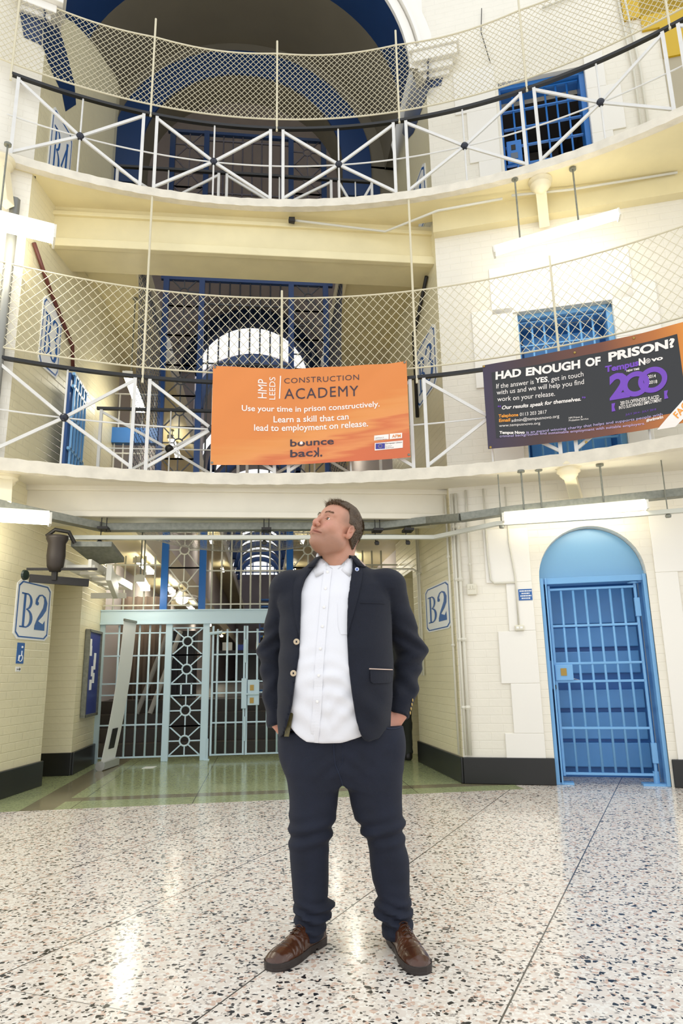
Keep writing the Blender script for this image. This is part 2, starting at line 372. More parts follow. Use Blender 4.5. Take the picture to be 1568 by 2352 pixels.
# blue painted bands on the piers (rotunda face, then round onto the reveal)
mb=MB()
pts=[(957,124),(1030,112),(1013,196),(985,203)]; P=[onR(*q,d=.004) for q in pts]; mb.prism(P,-NR*.004)
P=[on(*q,(CRn.y-8.45,2.12-CRn.x,0),0) for q in pts]  # placeholder plane not used
def sideR(x,y):   # point on the right passage wall
    d=Vector((2.12-CRn.x,8.45-CRn.y,0)); n=Vector((d.y,-d.x,0)).normalized(); return on(x,y,n,n.dot(CRn))-n*.004
def sideL(x,y):
    d=Vector((PL[0]-CLn.x,PL[1]-CLn.y,0)); n=Vector((-d.y,d.x,0)).normalized(); return on(x,y,n,n.dot(CLn))-n*.004
P=[sideR(*q) for q in [(985,130),(985,206),(964,265),(950,305),(936,321),(924,306),(931,245),(947,184),(960,135)]]
mb.quad(*P)
P=[onL(*q,d=.004) for q in [(40,0),(100,14),(95,104),(55,85)]]; mb.prism(P,-NL*.004)
P=[sideL(*q) for q in [(100,14),(122,28),(134,60),(152,120),(170,190),(174,240),(150,256),(142,215),(112,150),(98,106)]]; mb.quad(*P)
struct(mb.build('trim_8',mBlueD))
# cross arch carrying the blue ring
mb=MB(); r0,r1,zc=1.42,1.84,8.25; rows=[]; ya=8.45
oa=[(AX-r0*cos(pi*i/K),zc+r0*sin(pi*i/K)) for i in range(K+1)]; ov=[(AX-2.2*cos(pi*i/K),AZ+2.2*sin(pi*i/K)) for i in range(K+1)]
for i in range(K): mb.quad((oa[i][0],ya,oa[i][1]),(oa[i+1][0],ya,oa[i+1][1]),(ov[i+1][0],ya,ov[i+1][1]),(ov[i][0],ya,ov[i][1]))
for i in range(K): mb.quad((oa[i][0],ya,oa[i][1]),(oa[i+1][0],ya,oa[i+1][1]),(oa[i+1][0],ya+.5,oa[i+1][1]),(oa[i][0],ya+.5,oa[i][1]))
for sx in (-1,1):
    xi=AX+sx*r0; mb.box(xi,AX+sx*2.4,ya,ya+.5,6.1,zc)
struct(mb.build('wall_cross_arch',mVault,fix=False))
mb=MB(); rows=[]
for i in range(K+1):
    a=pi*i/K; rows.append([(AX-r*cos(a),ya-d,zc+r*sin(a)) for r,d in ((r0,0),(r0,.03),(r1,.03),(r1,0))])
mb.grid(rows)
for sx in (-1,1):
    mb.box(AX+sx*r0,AX+sx*r1,ya-.03,ya,7.95,zc); mb.box(AX+sx*r0,AX+sx*(r1+.12),ya-.03,ya,7.72,7.97)
struct(mb.build('trim_9',mBlueD))

# ---------------------------------------------------------------- galleries: curved slabs, rims, beams
def wallhit(a):
    """distance from gallery centre to the enclosing wall along bearing a"""
    d=Vector((sin(R_(a)),cos(R_(a)),0)); t=99
    for n,c in ((NR,CR_),(NL,CL_)):
        k=n.dot(d)
        if k>1e-3: t=min(t,(c-n.dot(GC))/k)
    if -20.2<a<17.8: t=max(t,0); t=(7.45-GC.y)/d.y
    return t+.02
def gallery(z,th,name,rim,sm=None):
    mb=MB(); aa=[-62+.8*i for i in range(int(124/.8)+1)]; rows=[]
    for a in aa:
        o=wallhit(a)+.0; rows.append([ring(a,o,z),ring(a,GR+.03,z),ring(a,GR+.03,z-th),ring(a,o,z-th)])
    mb.grid(rows); struct(mb.build(name,sm or mSlab))
    mb=MB(); rows=[]
    for a in aa:
        j=.004*sin(a*3.1)+.003*sin(a*7.7)
        rows.append([ring(a,GR+.05,z+.012+j),ring(a,GR-.03,z+.012+j),ring(a,GR-.035,z-th-.01+j),ring(a,GR+.05,z-th-.012)])
    mb.grid(rows,closed=True); struct(mb.build(rim,mRim,smooth=False))
gallery(3.02,.10,'ceiling_lower_gallery','trim_10',mSlabLow); gallery(6.22,.08,'ceiling_upper_gallery','trim_11')
mb=MB(); mb.box(-2.2,2.3,6.86,7.4,2.62,2.93); mb.box(-2.2,2.3,6.82,6.88,2.60,2.66); mb.box(-2.2,2.3,6.83,6.88,2.87,2.93)
mb.box(-2.15,2.2,7.4,9.3,2.86,3.02) if 0 else None
struct(mb.build('ceiling_lower_beam',mSlabLow,bevel=.008))
mb=MB(); mb.box(-2.2,2.3,6.9,7.38,5.64,6.15); mb.box(-2.25,2.35,6.84,6.92,5.62,5.72); mb.box(-2.2,2.3,6.86,6.92,6.02,6.07)
struct(mb.build('ceiling_upper_beam',mSlab,bevel=.008))
# beam flanges continuing round under the gallery at the right and left walls
mb=MB()
for z0,z1 in ((5.55,6.14),): mb.fb(WR,-.28,2.4,0,.12,z0+.35,z1)
struct(mb.build('trim_12',mSlab))
# side galleries of the wing (slab strips along both sides of the void), ground-floor passage ceiling
mb=MB()
for z in (2.92,6.12):
    for a,b in ((-2.1,-1.30),(1.22,2.2)): mb.box(a,b,7.4,58,z-.1 if z<5 else z-.27,z+.1)
struct(mb.build('ceiling_side_galleries',mSlab))
mb=MB()
for a,b in ((-1.33,-1.27),(1.19,1.25)):
    mb.box(a,b,7.4,58,2.72,3.05); mb.box(a,b,7.4,58,5.8,6.25)
struct(mb.build('trim_13',mCream))
# ---------------------------------------------------------------- the wing beyond: walls, vault, ribs, end window
mb=MB(); mb.quad((-2.1,9.5,0),(-2.1,58,0),(-2.1,58,9),(-2.1,9.5,9)); struct(mb.build('wall_wing_left',mDkWing,fix=False))
mb=MB(); mb.quad((2.2,9.5,0),(2.2,58,0),(2.2,58,9),(2.2,9.5,9)); struct(mb.build('wall_wing_right',mDkWing,fix=False))
zc=8.55
def vault(y0,y1,r=2.15,m=mDkWing,name='ceiling_wing_vault',lo=0,hi=pi):
    mb=MB(); rows=[]; k=32
    for i in range(k+1):
        a=lo+(hi-lo)*i/k; rows.append([(AX-r*cos(a),y0,zc+.25*0+r*sin(a)-.35),(AX-r*cos(a),y1,zc+r*sin(a)-.35)])
    mb.grid(rows); return struct(mb.build(name,m,smooth=True,fix=False))
vault(8.95,16.4); vault(18.95,24)
mb=MB()
for y in (16.35,19.0):
    for i in range(32): a,b=pi*i/32,pi*(i+1)/32; mb.quad(*[(AX-r*cos(t_),y,zc-(.05 if r<2 else .35)+r*sin(t_)) for r,t_ in ((1.76,a),(1.76,b),(2.2,b),(2.2,a))])
    for sx in (-1,1): mb.box(AX+sx*1.45,AX+sx*2.3,y,y+.2,6.2,zc)
struct(mb.build('wall_wing_gable',mDkWing,fix=False))
yy=24.8
while yy<56: vault(yy,yy+2.6); yy+=3.4
def rib(y,r0,r1,d=.35):
    mb=MB(); rows=[]
    for i in range(33):
        a=pi*i/32; rows.append([(AX-r*cos(a),yy_,zc-.05+r*sin(a)) for r,yy_ in ((r0,y),(r1,y),(r1,y+d),(r0,y+d))])
    mb.grid(rows,closed=True); return struct(mb.build('trim_14',mBlueD,fix=False))
rib(16.2,1.42,1.78); rib(18.7,1.45,1.75); yy=24.8
while yy<56: rib(yy,1.5,1.8); yy+=3.4
# springing walls between vault bays so daylight enters only overhead
mb=MB(); mb.box(-3.2,3.2,57.8,58,0,9.2); struct(mb.build('wall_wing_end',mDkWing))
mb=MB()
for x in (-1.2,-.6,0,.6,1.2): mb.box(AX+x-.04,AX+x+.04,57.7,57.8,9.2,10.6)
for z in (9.4,9.9): mb.box(-1.8,1.7,57.7,57.8,z-.04,z+.04)
struct(mb.build('window_1',mBlueM))
mStep=mat('dark_brown_step_tiles','#3a322c',rough=.5,var=.3,vscale=6)
mb=MB()
for i in range(4): mb.box(-2.1,2.2,9.75+i*.28,58 if i==3 else 9.75+i*.28+.3,.0,.175*(i+1))
struct(mb.build('floor_wing_steps',mStep))
mb=MB(); mb.box(-2.1,2.2,11.2,58,.700,.706); struct(mb.build('floor_wing',mat('dim_wing_floor','#4b453e',rough=.25)))
# baseboards
def skirt(pts,name,h=.24):
    mb=MB()
    for p,q in zip(pts,pts[1:]):
        p=Vector((p[0],p[1],0)); q=Vector((q[0],q[1],0)); d=(q-p).normalized(); n=Vector((-d.y,d.x,0))*.03
        if n.dot(Vector((0,3,0))-p)<0: n=-n
        mb.prism([p-d*.0,p+n-d*.0,q+n+d*.01,q+d*.01],(0,0,h)) 
    return struct(mb.build(name,mSkirt,bevel=.008))
skirt([WL(-2.6,0,0),CLn,PL],'baseboard_left'); skirt([(-2.6,8.28),(-1.86,8.28),(-1.86,9.3)],'baseboard_passage')
skirt([PR,CRn,WR(sd0-.01,0,0)],'baseboard_right'); skirt([WR(sd1+.02,0,0),WR(2.4,0,0)],'baseboard_far_right')
# ---------------------------------------------------------------- gallery railings and wire mesh
STEP=13.4
def railing(z0,zr,off,k0,k1,name,label,group=None):
    base=ring(10,GR,z0); t=thing(name,base,label,'railing',group)
    aa=[off+STEP*k0+i*.6 for i in range(int((k1-k0)*STEP/.6)+1)]
    mb=MB(); rows=[]
    for a in aa: rows.append([ring(a,GR+.022,zr-.028),ring(a,GR+.022,zr+.004),ring(a,GR-.022,zr+.004),ring(a,GR-.022,zr-.028)])
    mb.grid(rows,closed=True); o=mb.build('handrail',mBlack,t); o['label']='black flat handrail'
    zm=z0+.47*(zr-z0)
    for k in range(k0,k1):
        a0=off+STEP*k; a1=a0+STEP; e=.68; am=(a0+a1)/2
        A,B=a0+e,a1-e; zt=zr-.03; zb=z0+.01
        for a in (A,B):
            p=ring(a,GR,z0-.0); q=ring(a,GR,zt); MB().bar(p,q,.034,.034,up=ring(a,1)-GC).build('post',mIron,t)
        h=ring(am,GR-.005,zm)
        for a,z in ((A,zt-.02),(B,zt-.02),(A,zb+.02),(B,zb+.02)):
            MB().bar(ring(a,GR,z),h,.030,.022,up=ring(am,1)-GC).build('diagonal_brace',mIron,t)
        MB().tube(ring(am,GR,z0),ring(am,GR,zt),.010).build('upright_rod',mIron,t)
        mb=MB(); mb.path([ring(a0+i*STEP/8,GR,zm) for i in range(9)],.009,6); mb.build('mid_rail',mIron,t)
        d=(ring(am,1)-GC).normalized()
        mb=MB(); mb.lathe(h,-d,[(.0,-.035),(.03,-.03),(.042,-.01),(.042,.01),(.03,.03),(.0,.038)],16); o=mb.build('rail_hub',mat('hub_black','#151a2b',rough=.25),t,smooth=True); o['label']='round dark blue-black hub'
    return t
railing(6.23,7.2,3.35,-2,4,'gallery_railing','white iron railing with black handrail round the topmost gallery')
railing(3.03,4.03,3.95,-2,4,'gallery_railing','white iron railing with black handrail of the lower gallery, partly covered by two banners')
def netting(zb,zt,off,a0,a1,d,name,label,rods,sag=.03):
    base=ring(10,GR,zb); t=thing(name,base,label,'wire mesh')
    top=lambda a: zt-sag*abs(sin(pi*((a-off)/STEP)))
    R=GR-.012; h=zt-zb; da=math.degrees(d/R); mb=MB()
    def wire(a,sgn):
        n=max(3,int(h/d)); da_t=sgn*math.degrees(h*.86/R); pts=[]
        for i in range(n+1):
            f=i/n; aa=a+da_t*f
            if a0<=aa<=a1: z=zb+(top(aa)-zb)*f; pts.append(ring(aa,R+(.004 if sgn>0 else -.004)*(1 if i%2 else -1),z))
        if len(pts)>1: mb.path(pts,.0038,3,cap=False)
    a=a0-12
    while a<a1+12: wire(a,1); wire(a,-1); a+=da
    o=mb.build('mesh_panel',mWire,t,fix=False)
    for nm,zf in (('top_cable',top),('bottom_cable',lambda a:zb)):
        m2=MB(); m2.path([ring(a0+i*.8,R,zf(a0+i*.8)) for i in range(int((a1-a0)/.8)+1)],.010,6); m2.build(nm,mWire,t)
    for k,(zlo,zhi) in rods.items():
        a=off+STEP*k
        if a0<=a<=a1: MB().tube(ring(a,R,zlo),ring(a,R,zhi),.0125).build('stanchion',mWire,t)
    return t
netting(7.31,8.24,3.35,-37,50,.066,'mesh_screen','cream wire mesh screen standing above the topmost gallery handrail',{-2:(7.1,8.6),-1:(7.15,8.5),0:(7.15,8.42),1:(7.15,8.45),2:(7.15,8.75),3:(7.15,8.7)})
netting(4.12,5.01,3.95,-37,48,.096,'mesh_screen','cream wire mesh screen above the lower gallery handrail and the banners',{-2:(3.95,5.1),-1:(3.95,6.14),0:(3.95,5.1),1:(3.95,6.14),2:(3.95,5.12),3:(3.95,5.1)},sag=.0)
# railings across the wing mouth at the back of each gallery
def back_rail(z0,zr,name,label,xs):
    Y=7.42; t=thing(name,(0,Y,z0),label,'railing'); MB().box(-1.62,1.62,Y-.02,Y+.02,zr-.03,zr).build('handrail',mBlack,t)
    for a,b in zip(xs,xs[1:]):
        a+=.05; b-=.05; m=(a+b)/2; zm=(z0+zr)/2
        for x in (a,b): MB().box(x-.016,x+.016,Y-.016,Y+.016,z0,zr-.03).build('post',mIron,t)
        for x,z in ((a,zr-.05),(b,zr-.05),(a,z0+.02),(b,z0+.02)): MB().bar((x,Y,z),(m,Y,zm),.028,.02,up=(0,1,0)).build('diagonal_brace',mIron,t)
        MB().tube((m,Y,z0),(m,Y,zr-.03),.009).build('upright_rod',mIron,t)
        MB().tube((a,Y,zm),(b,Y,zm),.008).build('mid_rail',mIron,t)
        MB().lathe((m,Y-.02,zm),(0,-1,0),[(0,-.03),(.045,-.02),(.045,.015),(0,.03)],14).build('rail_hub',mBlack,t,smooth=True)
back_rail(3.03,3.99,'landing_railing','white railing behind the lower gallery railing, between the orange banner and the left wall',(-1.62,.0,1.62))
back_rail(6.23,7.15,'landing_railing','short white railing far behind the topmost gallery railing, under the blue arch',(-1.62,-.3,1.1,1.62))

# ---------------------------------------------------------------- barred gates in the right wall
def gate_bars(t,fr,a,b,z0,z1,d,n,rails,m,r=.013,name='bar'):
    for i in range(n):
        x=a+(b-a)*(i+1)/(n+1); MB().tube(fr(x,d,z0),fr(x,d,z1),r,8).build(name,m,t,smooth=True)
    for z in rails: mb=MB(); mb.fb(fr,a,b,d-.016,d+.016,z-.008,z+.008); mb.build('cross_rail',m,t)
# ground floor: recess with steel door behind an open barred gate
base=WR(am,-.2,0)
mDoor=mat('door_blue_gloss','#62a2dd',rough=.3,var=.08,vscale=4); mDoor2=mat('door_deep_blue','#2d6cb0',rough=.35)
mb=MB(); mb.fb(WR,sd0-.02,sd1+.02,-.62,-.56,0,1.97)
dr=mb.build('door_1',mDoor2,fix=True); dr['kind']='structure'; WLOC['door_1']=Vector(dr.location)
for z0,z1,dd in ((.1,.33,-.50),(.36,.62,-.53),(.66,.84,-.50),(1.0,1.22,-.52),(1.26,1.46,-.50),(1.50,1.88,-.51)):
    MB().fb(WR,sd0+.06,sd1-.06,-.56,dd,z0,z1).build('door_panel',mDoor,dr,bevel=.01)
mb=MB(); mb.tube(WR(.78,-.50,.97),WR(.78,-.44,.97),.012); mb.bar(WR(.78,-.44,.97),WR(.90,-.44,.93),.018,.012); mb.build('door_handle',mat('chrome','#c9ccd0',rough=.15,metal=1),dr)
# curved blue tympanum above the gate, recessed
mb=MB(); k=20; rows=[]
for i in range(k+1):
    a_=pi*i/k; x=am-(ar-.005)*cos(a_); zz=ZS+(ar-.005)*sin(a_); rows.append([WR(x,-.10,zz),WR(x,-.17,zz*.0+max(1.95,min(zz,1.95)))])
poly=[WR(am-(ar-.003)*cos(pi*i/k),-.14,ZS+(ar-.003)*sin(pi*i/k)) for i in range(k+1)]
poly=[WR(am-ar+.003,-.14,1.95-.02)]+poly+[WR(am+ar-.003,-.14,1.95-.02)]
mb.prism(poly,-NR*-.04); mb.fb(WR,sd0,sd1,-.30,-.12,1.92,1.975)
struct(mb.build('trim_15',mat('tympanum_blue','#7db0d6',rough=.3)))
t=thing('barred_gate',WR(am,-.12,0),'sky blue barred iron gate with brass lock in the arched ground-floor doorway','gate','barred gates in the right wall')
for a,b in ((sd0,sd0+.035),(sd0+.05,sd0+.065),(sd1-.035,sd1)): MB().fb(WR,a,b,-.30,-.02,0.0,1.93).build('jamb',mBlue,t,bevel=.004)
MB().fb(WR,sd0+.03,sd1-.03,-.27,-.05,1.87,1.93).build('head_frame',mBlue,t,bevel=.004)
ga,gb=sd0+.085,sd1-.10; 
for x in (ga,gb): MB().fb(WR,x-.012,x+.012,-.135,-.10,.07,1.86).build('stile',mBlue,t,bevel=.003)
gate_bars(t,WR,ga,gb,.08,1.82,-.118,6,(),mBlue,.0125)
for z in (.09,.50,.93,1.10,1.46,1.82): MB().fb(WR,ga-.0,gb+.0,-.135,-.10,z-.011,z+.011).build('cross_rail',mBlue,t,bevel=.003)
lb=MB().fb(WR,ga-.005,ga+.16,-.145,-.08,.94,1.09).build('lock_box',mBlue,t,bevel=.006)
o=MB().fb(WR,ga+.045,ga+.10,-.082,-.075,.985,1.055).build('keyhole_plate',mBrass,lb); o['label']='brass keyhole plate'
MB().fb(WR,ga-.075,ga-.015,-.15,-.07,.86,1.13).build('lock_keep',mBlue,t,bevel=.006)
MB().fb(WR,ga-.03,ga-.008,-.10,-.07,.86,.90).build('latch',mDark,t)
for z in (.28,1.62): MB().fb(WR,gb-.02,gb+.03,-.13,-.085,z-.09,z+.09).build('hinge',mBlue,t,bevel=.004)
mb=MB(); mb.lathe(WR(gb-.01,-.118,1.85),(0,0,1),[(.0,0),(.05,0),(.055,.012),(.02,.03),(.02,.05),(0,.055)],14); mb.bar(WR(gb-.01,-.118,1.862),WR(gb+.1,-.118,1.862),.05,.014); mb.build('top_pivot',mBlue,t)
mb=MB(); mb.tube(WR(gb+.0,-.118,0.02),WR(gb+.0,-.118,.12),.028,10); mb.fb(WR,gb-.13,gb+.10,-.17,-.04,0,.02); mb.build('floor_pivot',mBlue,t)
MB().fb(WR,sd0+.02,sd0+.16,-.16,-.04,0,.018).build('foot_plate',mBlue,t)
# mid and upper barred gates with dark or blue backs
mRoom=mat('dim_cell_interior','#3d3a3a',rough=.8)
def upper_gate(a,b,z0,z1,label,backm,mm,lit):
    t=thing('barred_gate',WR((a+b)/2,-.2,z0),label,'gate','barred gates in the right wall')
    MB().fb(WR,a,a+.06,-.28,-.06,z0,z1).build('jamb',mm,t,bevel=.005); MB().fb(WR,b-.06,b,-.28,-.06,z0,z1).build('jamb',mm,t,bevel=.005)
    MB().fb(WR,a,b,-.28,-.06,z1-.05,z1).build('head_frame',mm,t,bevel=.005)
    gate_bars(t,WR,a+.07,b-.07,z0+.03,z1-.06,-.13,6,[z0+.05+i*(z1-z0-.12)/6 for i in range(7)],mm,.012)
    lb=MB().fb(WR,a+.08,a+.25,-.17,-.09,z0+.55,z0+.85).build('lock_box',mm,t,bevel=.006)
    MB().fb(WR,a+.13,a+.18,-.09,-.085,z0+.72,z0+.79).build('keyhole_plate',mDark,lb); MB().fb(WR,a+.12,a+.20,-.09,-.085,z0+.60,z0+.68).build('keyhole_plate',mat('grey_steel','#6b7480',rough=.4,metal=.5),lb)
    return t
upper_gate(.53,1.54,6.24,7.84,'vivid blue barred gate with many cross rails on the topmost gallery',mRoom,mBlueM,False)
upper_gate(.52,1.54,3.04,4.83,'blue barred gate behind the black banner on the lower gallery',mBlue,mBlue,True)
mb=MB(); mb.fb(WR,.50,1.56,-1.6,-.4,6.2,7.9); 
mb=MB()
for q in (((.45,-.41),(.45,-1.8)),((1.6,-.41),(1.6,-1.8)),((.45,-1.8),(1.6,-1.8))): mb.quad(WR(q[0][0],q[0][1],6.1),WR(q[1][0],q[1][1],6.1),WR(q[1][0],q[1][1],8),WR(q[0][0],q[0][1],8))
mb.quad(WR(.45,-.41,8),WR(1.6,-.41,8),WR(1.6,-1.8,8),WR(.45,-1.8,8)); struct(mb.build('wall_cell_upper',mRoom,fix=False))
mb=MB(); mb.fb(WR,.7,1.35,-1.75,-1.4,6.2,7.95)
for z in (6.5,6.9,7.3,7.7): mb.fb(WR,.7,1.35,-1.4,-1.37,z-.02,z+.02)
tag(mb.build('storage_rack',mat('dull_rack','#544b46',rough=.7)),'dim shelving seen through the bars of the topmost blue gate','rack')
dr=MB().fb(WR,.50,1.56,-.5,-.42,3.03,4.85).build('door_2',mDoor2); dr['kind']='structure'
for z0,z1 in ((3.2,3.6),(3.75,4.15),(4.3,4.7)): MB().fb(WR,.62,1.44,-.42,-.38,z0,z1).build('door_panel',mDoor,dr,bevel=.008)

# ---------------------------------------------------------------- barred screen and gates across the wing (ground floor)
YG=9.3
def fy(x,z): return Vector((x,YG,z))
def spoke_panel(t,x0,x1,z0,z1,m,y=YG,name='spoked_panel'):
    mb=MB(); c=((x0+x1)/2,(z0+z1)/2); r=.062; 
    pts=[Vector((c[0]+r*cos(2*pi*i/16),y,c[1]+r*sin(2*pi*i/16))) for i in range(16)]; mb.path(pts,.011,6,closed=True)
    for sx,sz_ in ((-1,0),(1,0),(0,1),(0,-1),(1,1),(1,-1),(-1,1),(-1,-1)):
        l=(sx*sx+sz_*sz_)**.5; p=(c[0]+r*sx/l,y,c[1]+r*sz_/l); q=((x1 if sx>0 else x0) if sx else c[0],y,(z1 if sz_>0 else z0) if sz_ else c[1]); mb.bar(p,q,.016,.016,up=(0,1,0))
    mb.box(x0,x1,y-.01,y+.01,z1-.009,z1+.009); mb.box(x0,x1,y-.01,y+.01,z0-.009,z0+.009)
    return mb.build(name,m,t)
gs=thing('barred_screen',(0,YG,0),'pale aqua barred iron screen closing the wing at floor level','gate screen')
for x in (-.98,-.50,.62,1.10): MB().box(x-.042,x+.042,YG-.04,YG+.04,0,1.72).build('post',mPale,gs,bevel=.004)
MB().box(-1.86,2.12,YG-.05,YG+.05,1.71,1.90).build('crossbar',mPale,gs,bevel=.006)
mb=MB()
for x in [-1.8+.3*i for i in range(14)]: mb.tube((x,YG-.052,1.885),(x,YG-.058,1.885),.01)
mb.box(-1.86,2.12,YG-.065,YG-.05,1.885,1.90); mb.box(-1.86,2.12,YG-.065,YG-.05,1.71,1.725); mb.build('crossbar_flange',mPale,gs)
for x0,x1 in ((-.938,-.542),(.662,1.058)):
    for z0,z1 in ((.06,.42),(.42,.80),(.945,1.31),(1.31,1.66)): spoke_panel(gs,x0,x1,z0,z1,mPale)
    mb=MB(); 
    for k in (1,2): mb.box(x0+(x1-x0)*k/3-.01,x0+(x1-x0)*k/3+.01,YG-.01,YG+.01,.80,.945)
    mb.build('short_bar',mPale,gs)
def barpanel(t,xs,z0,z1,rails,x0,x1,m,frame=True):
    for x in xs: MB().tube((x,YG,z0),(x,YG,z1),.0135,8).build('bar',m,t,smooth=True)
    for z in rails: MB().box(x0,x1,YG-.013,YG+.013,z-.009,z+.009).build('cross_rail',m,t)
RL=(.06,.45,.82,.96,1.31,1.60)
barpanel(gs,[-1.62,-1.49,-1.36,-1.23,-1.10],.06,1.70,RL,-1.84,-1.02,mPale)
MB().box(-1.86,-1.80,YG-.02,YG+.02,0,1.71).build('wall_stile',mPale,gs)
barpanel(gs,[1.22,1.35,1.48,1.61,1.74,1.87,2.0],.06,1.70,RL,1.14,2.12,mPale)
g1=thing('barred_gate',(-.2,YG,0),'pale aqua fixed gate leaf left of the lock box, beside the spoked panel','gate')
barpanel(g1,[-.35,-.225,-.10],.07,1.64,RL,-.41,.015,mPale)
for x in (-.41,.0): MB().box(x-.012,x+.012,YG-.02,YG+.02,.05,1.68).build('stile',mPale,g1)
mb=MB(); mb.tube((-.455,YG-.03,.05),(-.455,YG-.03,1.6),.009); mb.tube((-.455,YG-.03,.0),(-.455,YG-.03,.26),.02); mb.box(-.49,-.42,YG-.06,YG,0,.015); mb.build('drop_bolt',mPale,g1)
mb=MB(); mb.tube((-.455,YG-.03,1.58),(-.30,YG-.03,1.6),.02); mb.build('top_bracket',mPale,g1)
g2=thing('barred_gate',(.3,YG,0),'pale aqua gate leaf with lock box and two brass keyholes beside the man','gate')
barpanel(g2,[.17,.30,.43],.07,1.64,RL,.03,.56,mPale)
for x in (.035,.56): MB().box(x-.014,x+.014,YG-.02,YG+.02,.05,1.68).build('stile',mPale,g2)
for z in (.37,1.35): mb=MB(); mb.tube((.018,YG-.03,z-.1),(.018,YG-.03,z+.1),.02); mb.tube((.018,YG-.03,z-.15),(.018,YG-.03,z-.1),.014); mb.tube((.018,YG-.03,z+.1),(.018,YG-.03,z+.15),.014); mb.build('hinge',mPale,g2)
MB().box(-.03,.04,YG-.06,YG-.02,.62,1.0).build('lock_keep',mPale,g2,bevel=.005)
lb=MB().box(.05,.20,YG-.06,YG-.01,.66,.98).build('lock_box',mPale,g2,bevel=.005)
for z in (.88,.72): o=MB().box(.08,.13,YG-.068,YG-.06,z-.035,z+.035).build('keyhole_plate',mBrass,lb); o['label']='brass keyhole plate'
MB().tube((.03,YG-.075,.80),(.2,YG-.075,.80),.012).build('slide_bolt',mPale,g2)
# grille above the crossbar, then lattice screens of the two upper storeys
mGrille=mat('grille_cream_iron','#cfcdbf',rough=.4)
us=thing('grille_screen',(0,YG,1.9),'cream barred grille with deep blue posts standing on the pale aqua crossbar','grille')
for x in (-1.07,-.57,.60,1.10): MB().box(x-.045,x+.045,YG-.045,YG+.045,1.9,3.0).build('post',mBluePost,us)
for x0,x1 in ((-1.025,-.615),(.645,1.055)):
    for z0,z1 in ((1.96,2.46),(2.46,2.95)): spoke_panel(us,x0,x1,z0,z1,mGrille)
def bars(t,xs,z0,z1,rails,x0,x1,m):
    for x in xs: MB().tube((x,YG,z0),(x,YG,z1),.012,6).build('bar',m,t,smooth=True)
    for z in rails: MB().box(x0,x1,YG-.012,YG+.012,z-.009,z+.009).build('cross_rail',m,t)
bars(us,[-1.72,-1.59,-1.46,-1.33,-1.2],1.9,2.62,(1.96,2.5),-1.84,-1.11,mGrille)
bars(us,[-.45+.13*i for i in range(8)],1.9,3.0,(1.97,2.42,2.85),-.53,.56,mGrille)
bars(us,[1.22+.13*i for i in range(6)],1.9,2.7,(1.96,2.5),1.14,2.1,mGrille)
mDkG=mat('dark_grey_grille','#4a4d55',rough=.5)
def lattice(z0,z1,label,gm,pm):
    t=thing('lattice_screen',(0,YG,z0),label,'grille'); h=z1-z0; n=round(h/.5); s=h/n
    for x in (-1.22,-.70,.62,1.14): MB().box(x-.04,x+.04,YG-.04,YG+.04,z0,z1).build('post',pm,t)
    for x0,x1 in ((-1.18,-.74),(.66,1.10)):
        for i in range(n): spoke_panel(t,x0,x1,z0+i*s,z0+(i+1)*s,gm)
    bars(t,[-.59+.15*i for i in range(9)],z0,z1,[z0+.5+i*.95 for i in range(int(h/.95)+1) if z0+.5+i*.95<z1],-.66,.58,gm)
    MB().box(-1.3,1.25,YG-.03,YG+.03,z1-.05,z1).build('top_rail',pm,t)
    return t
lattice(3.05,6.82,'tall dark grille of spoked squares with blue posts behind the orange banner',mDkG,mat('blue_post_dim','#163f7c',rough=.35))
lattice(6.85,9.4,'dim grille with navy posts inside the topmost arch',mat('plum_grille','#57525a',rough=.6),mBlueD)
# blue beam with grille at first-floor level on the left
MB_=MB(); MB_.box(-2.0,-1.24,YG-.06,YG+.06,4.2,4.42); struct(MB_.build('trim_16',mBlueM))
mb=MB()
for x in [-1.95+.12*i for i in range(6)]: mb.tube((x,YG,3.03),(x,YG,4.2),.011,6)
for z in (3.15,3.7,4.05): mb.box(-2,-1.25,YG-.01,YG+.01,z,z+.02)
for x in [-1.95+.16*i for i in range(5)]: mb.tube((x,YG,4.42),(x,YG,4.95),.011,6)
mb.box(-2,-1.25,YG-.01,YG+.01,4.7,4.72); mb.box(-2,-1.25,YG-.01,YG+.01,4.93,4.95)
tag(mb.build('side_grille',mIron),'white barred grille above and below the blue beam, left of the lattice','grille')
# wire safety nets in the void
mNet=mat('fine_net_wire','#9d9a8d',rough=.6)
def hnet(name,label,f,nu,nv,r,m=mNet):
    mb=MB()
    for i in range(nu+1): mb.path([f(i/nu,j/nv) for j in range(nv+1)],r,3,cap=False)
    for j in range(nv+1): mb.path([f(i/nu,j/nv) for i in range(nu+1)],r,3,cap=False)
    return tag(mb.build(name,m,fix=False),label,'net')
hnet('safety_net','fine wire safety net sagging across the void above the floor-level screen',lambda u,v:Vector((-1.25+2.45*u,7.5+1.7*v,2.88-.22*sin(pi*u)**.6-.10*sin(pi*v))),44,26,.0022)
for sx,lab in ((-1,'left'),(1,'right')):
    x0=-1.29 if sx<0 else 1.21
    hnet('void_netting','navy-grey wire netting curtain hanging down the %s side of the void behind the mesh screen'%lab,lambda u,v,x0=x0,sx=sx:Vector((x0-sx*(.02+.05*sin(pi*v)),7.46+1.75*u,3.1+2.9*v)),18,36,.004,mat('navy_net','#39425c',rough=.6))
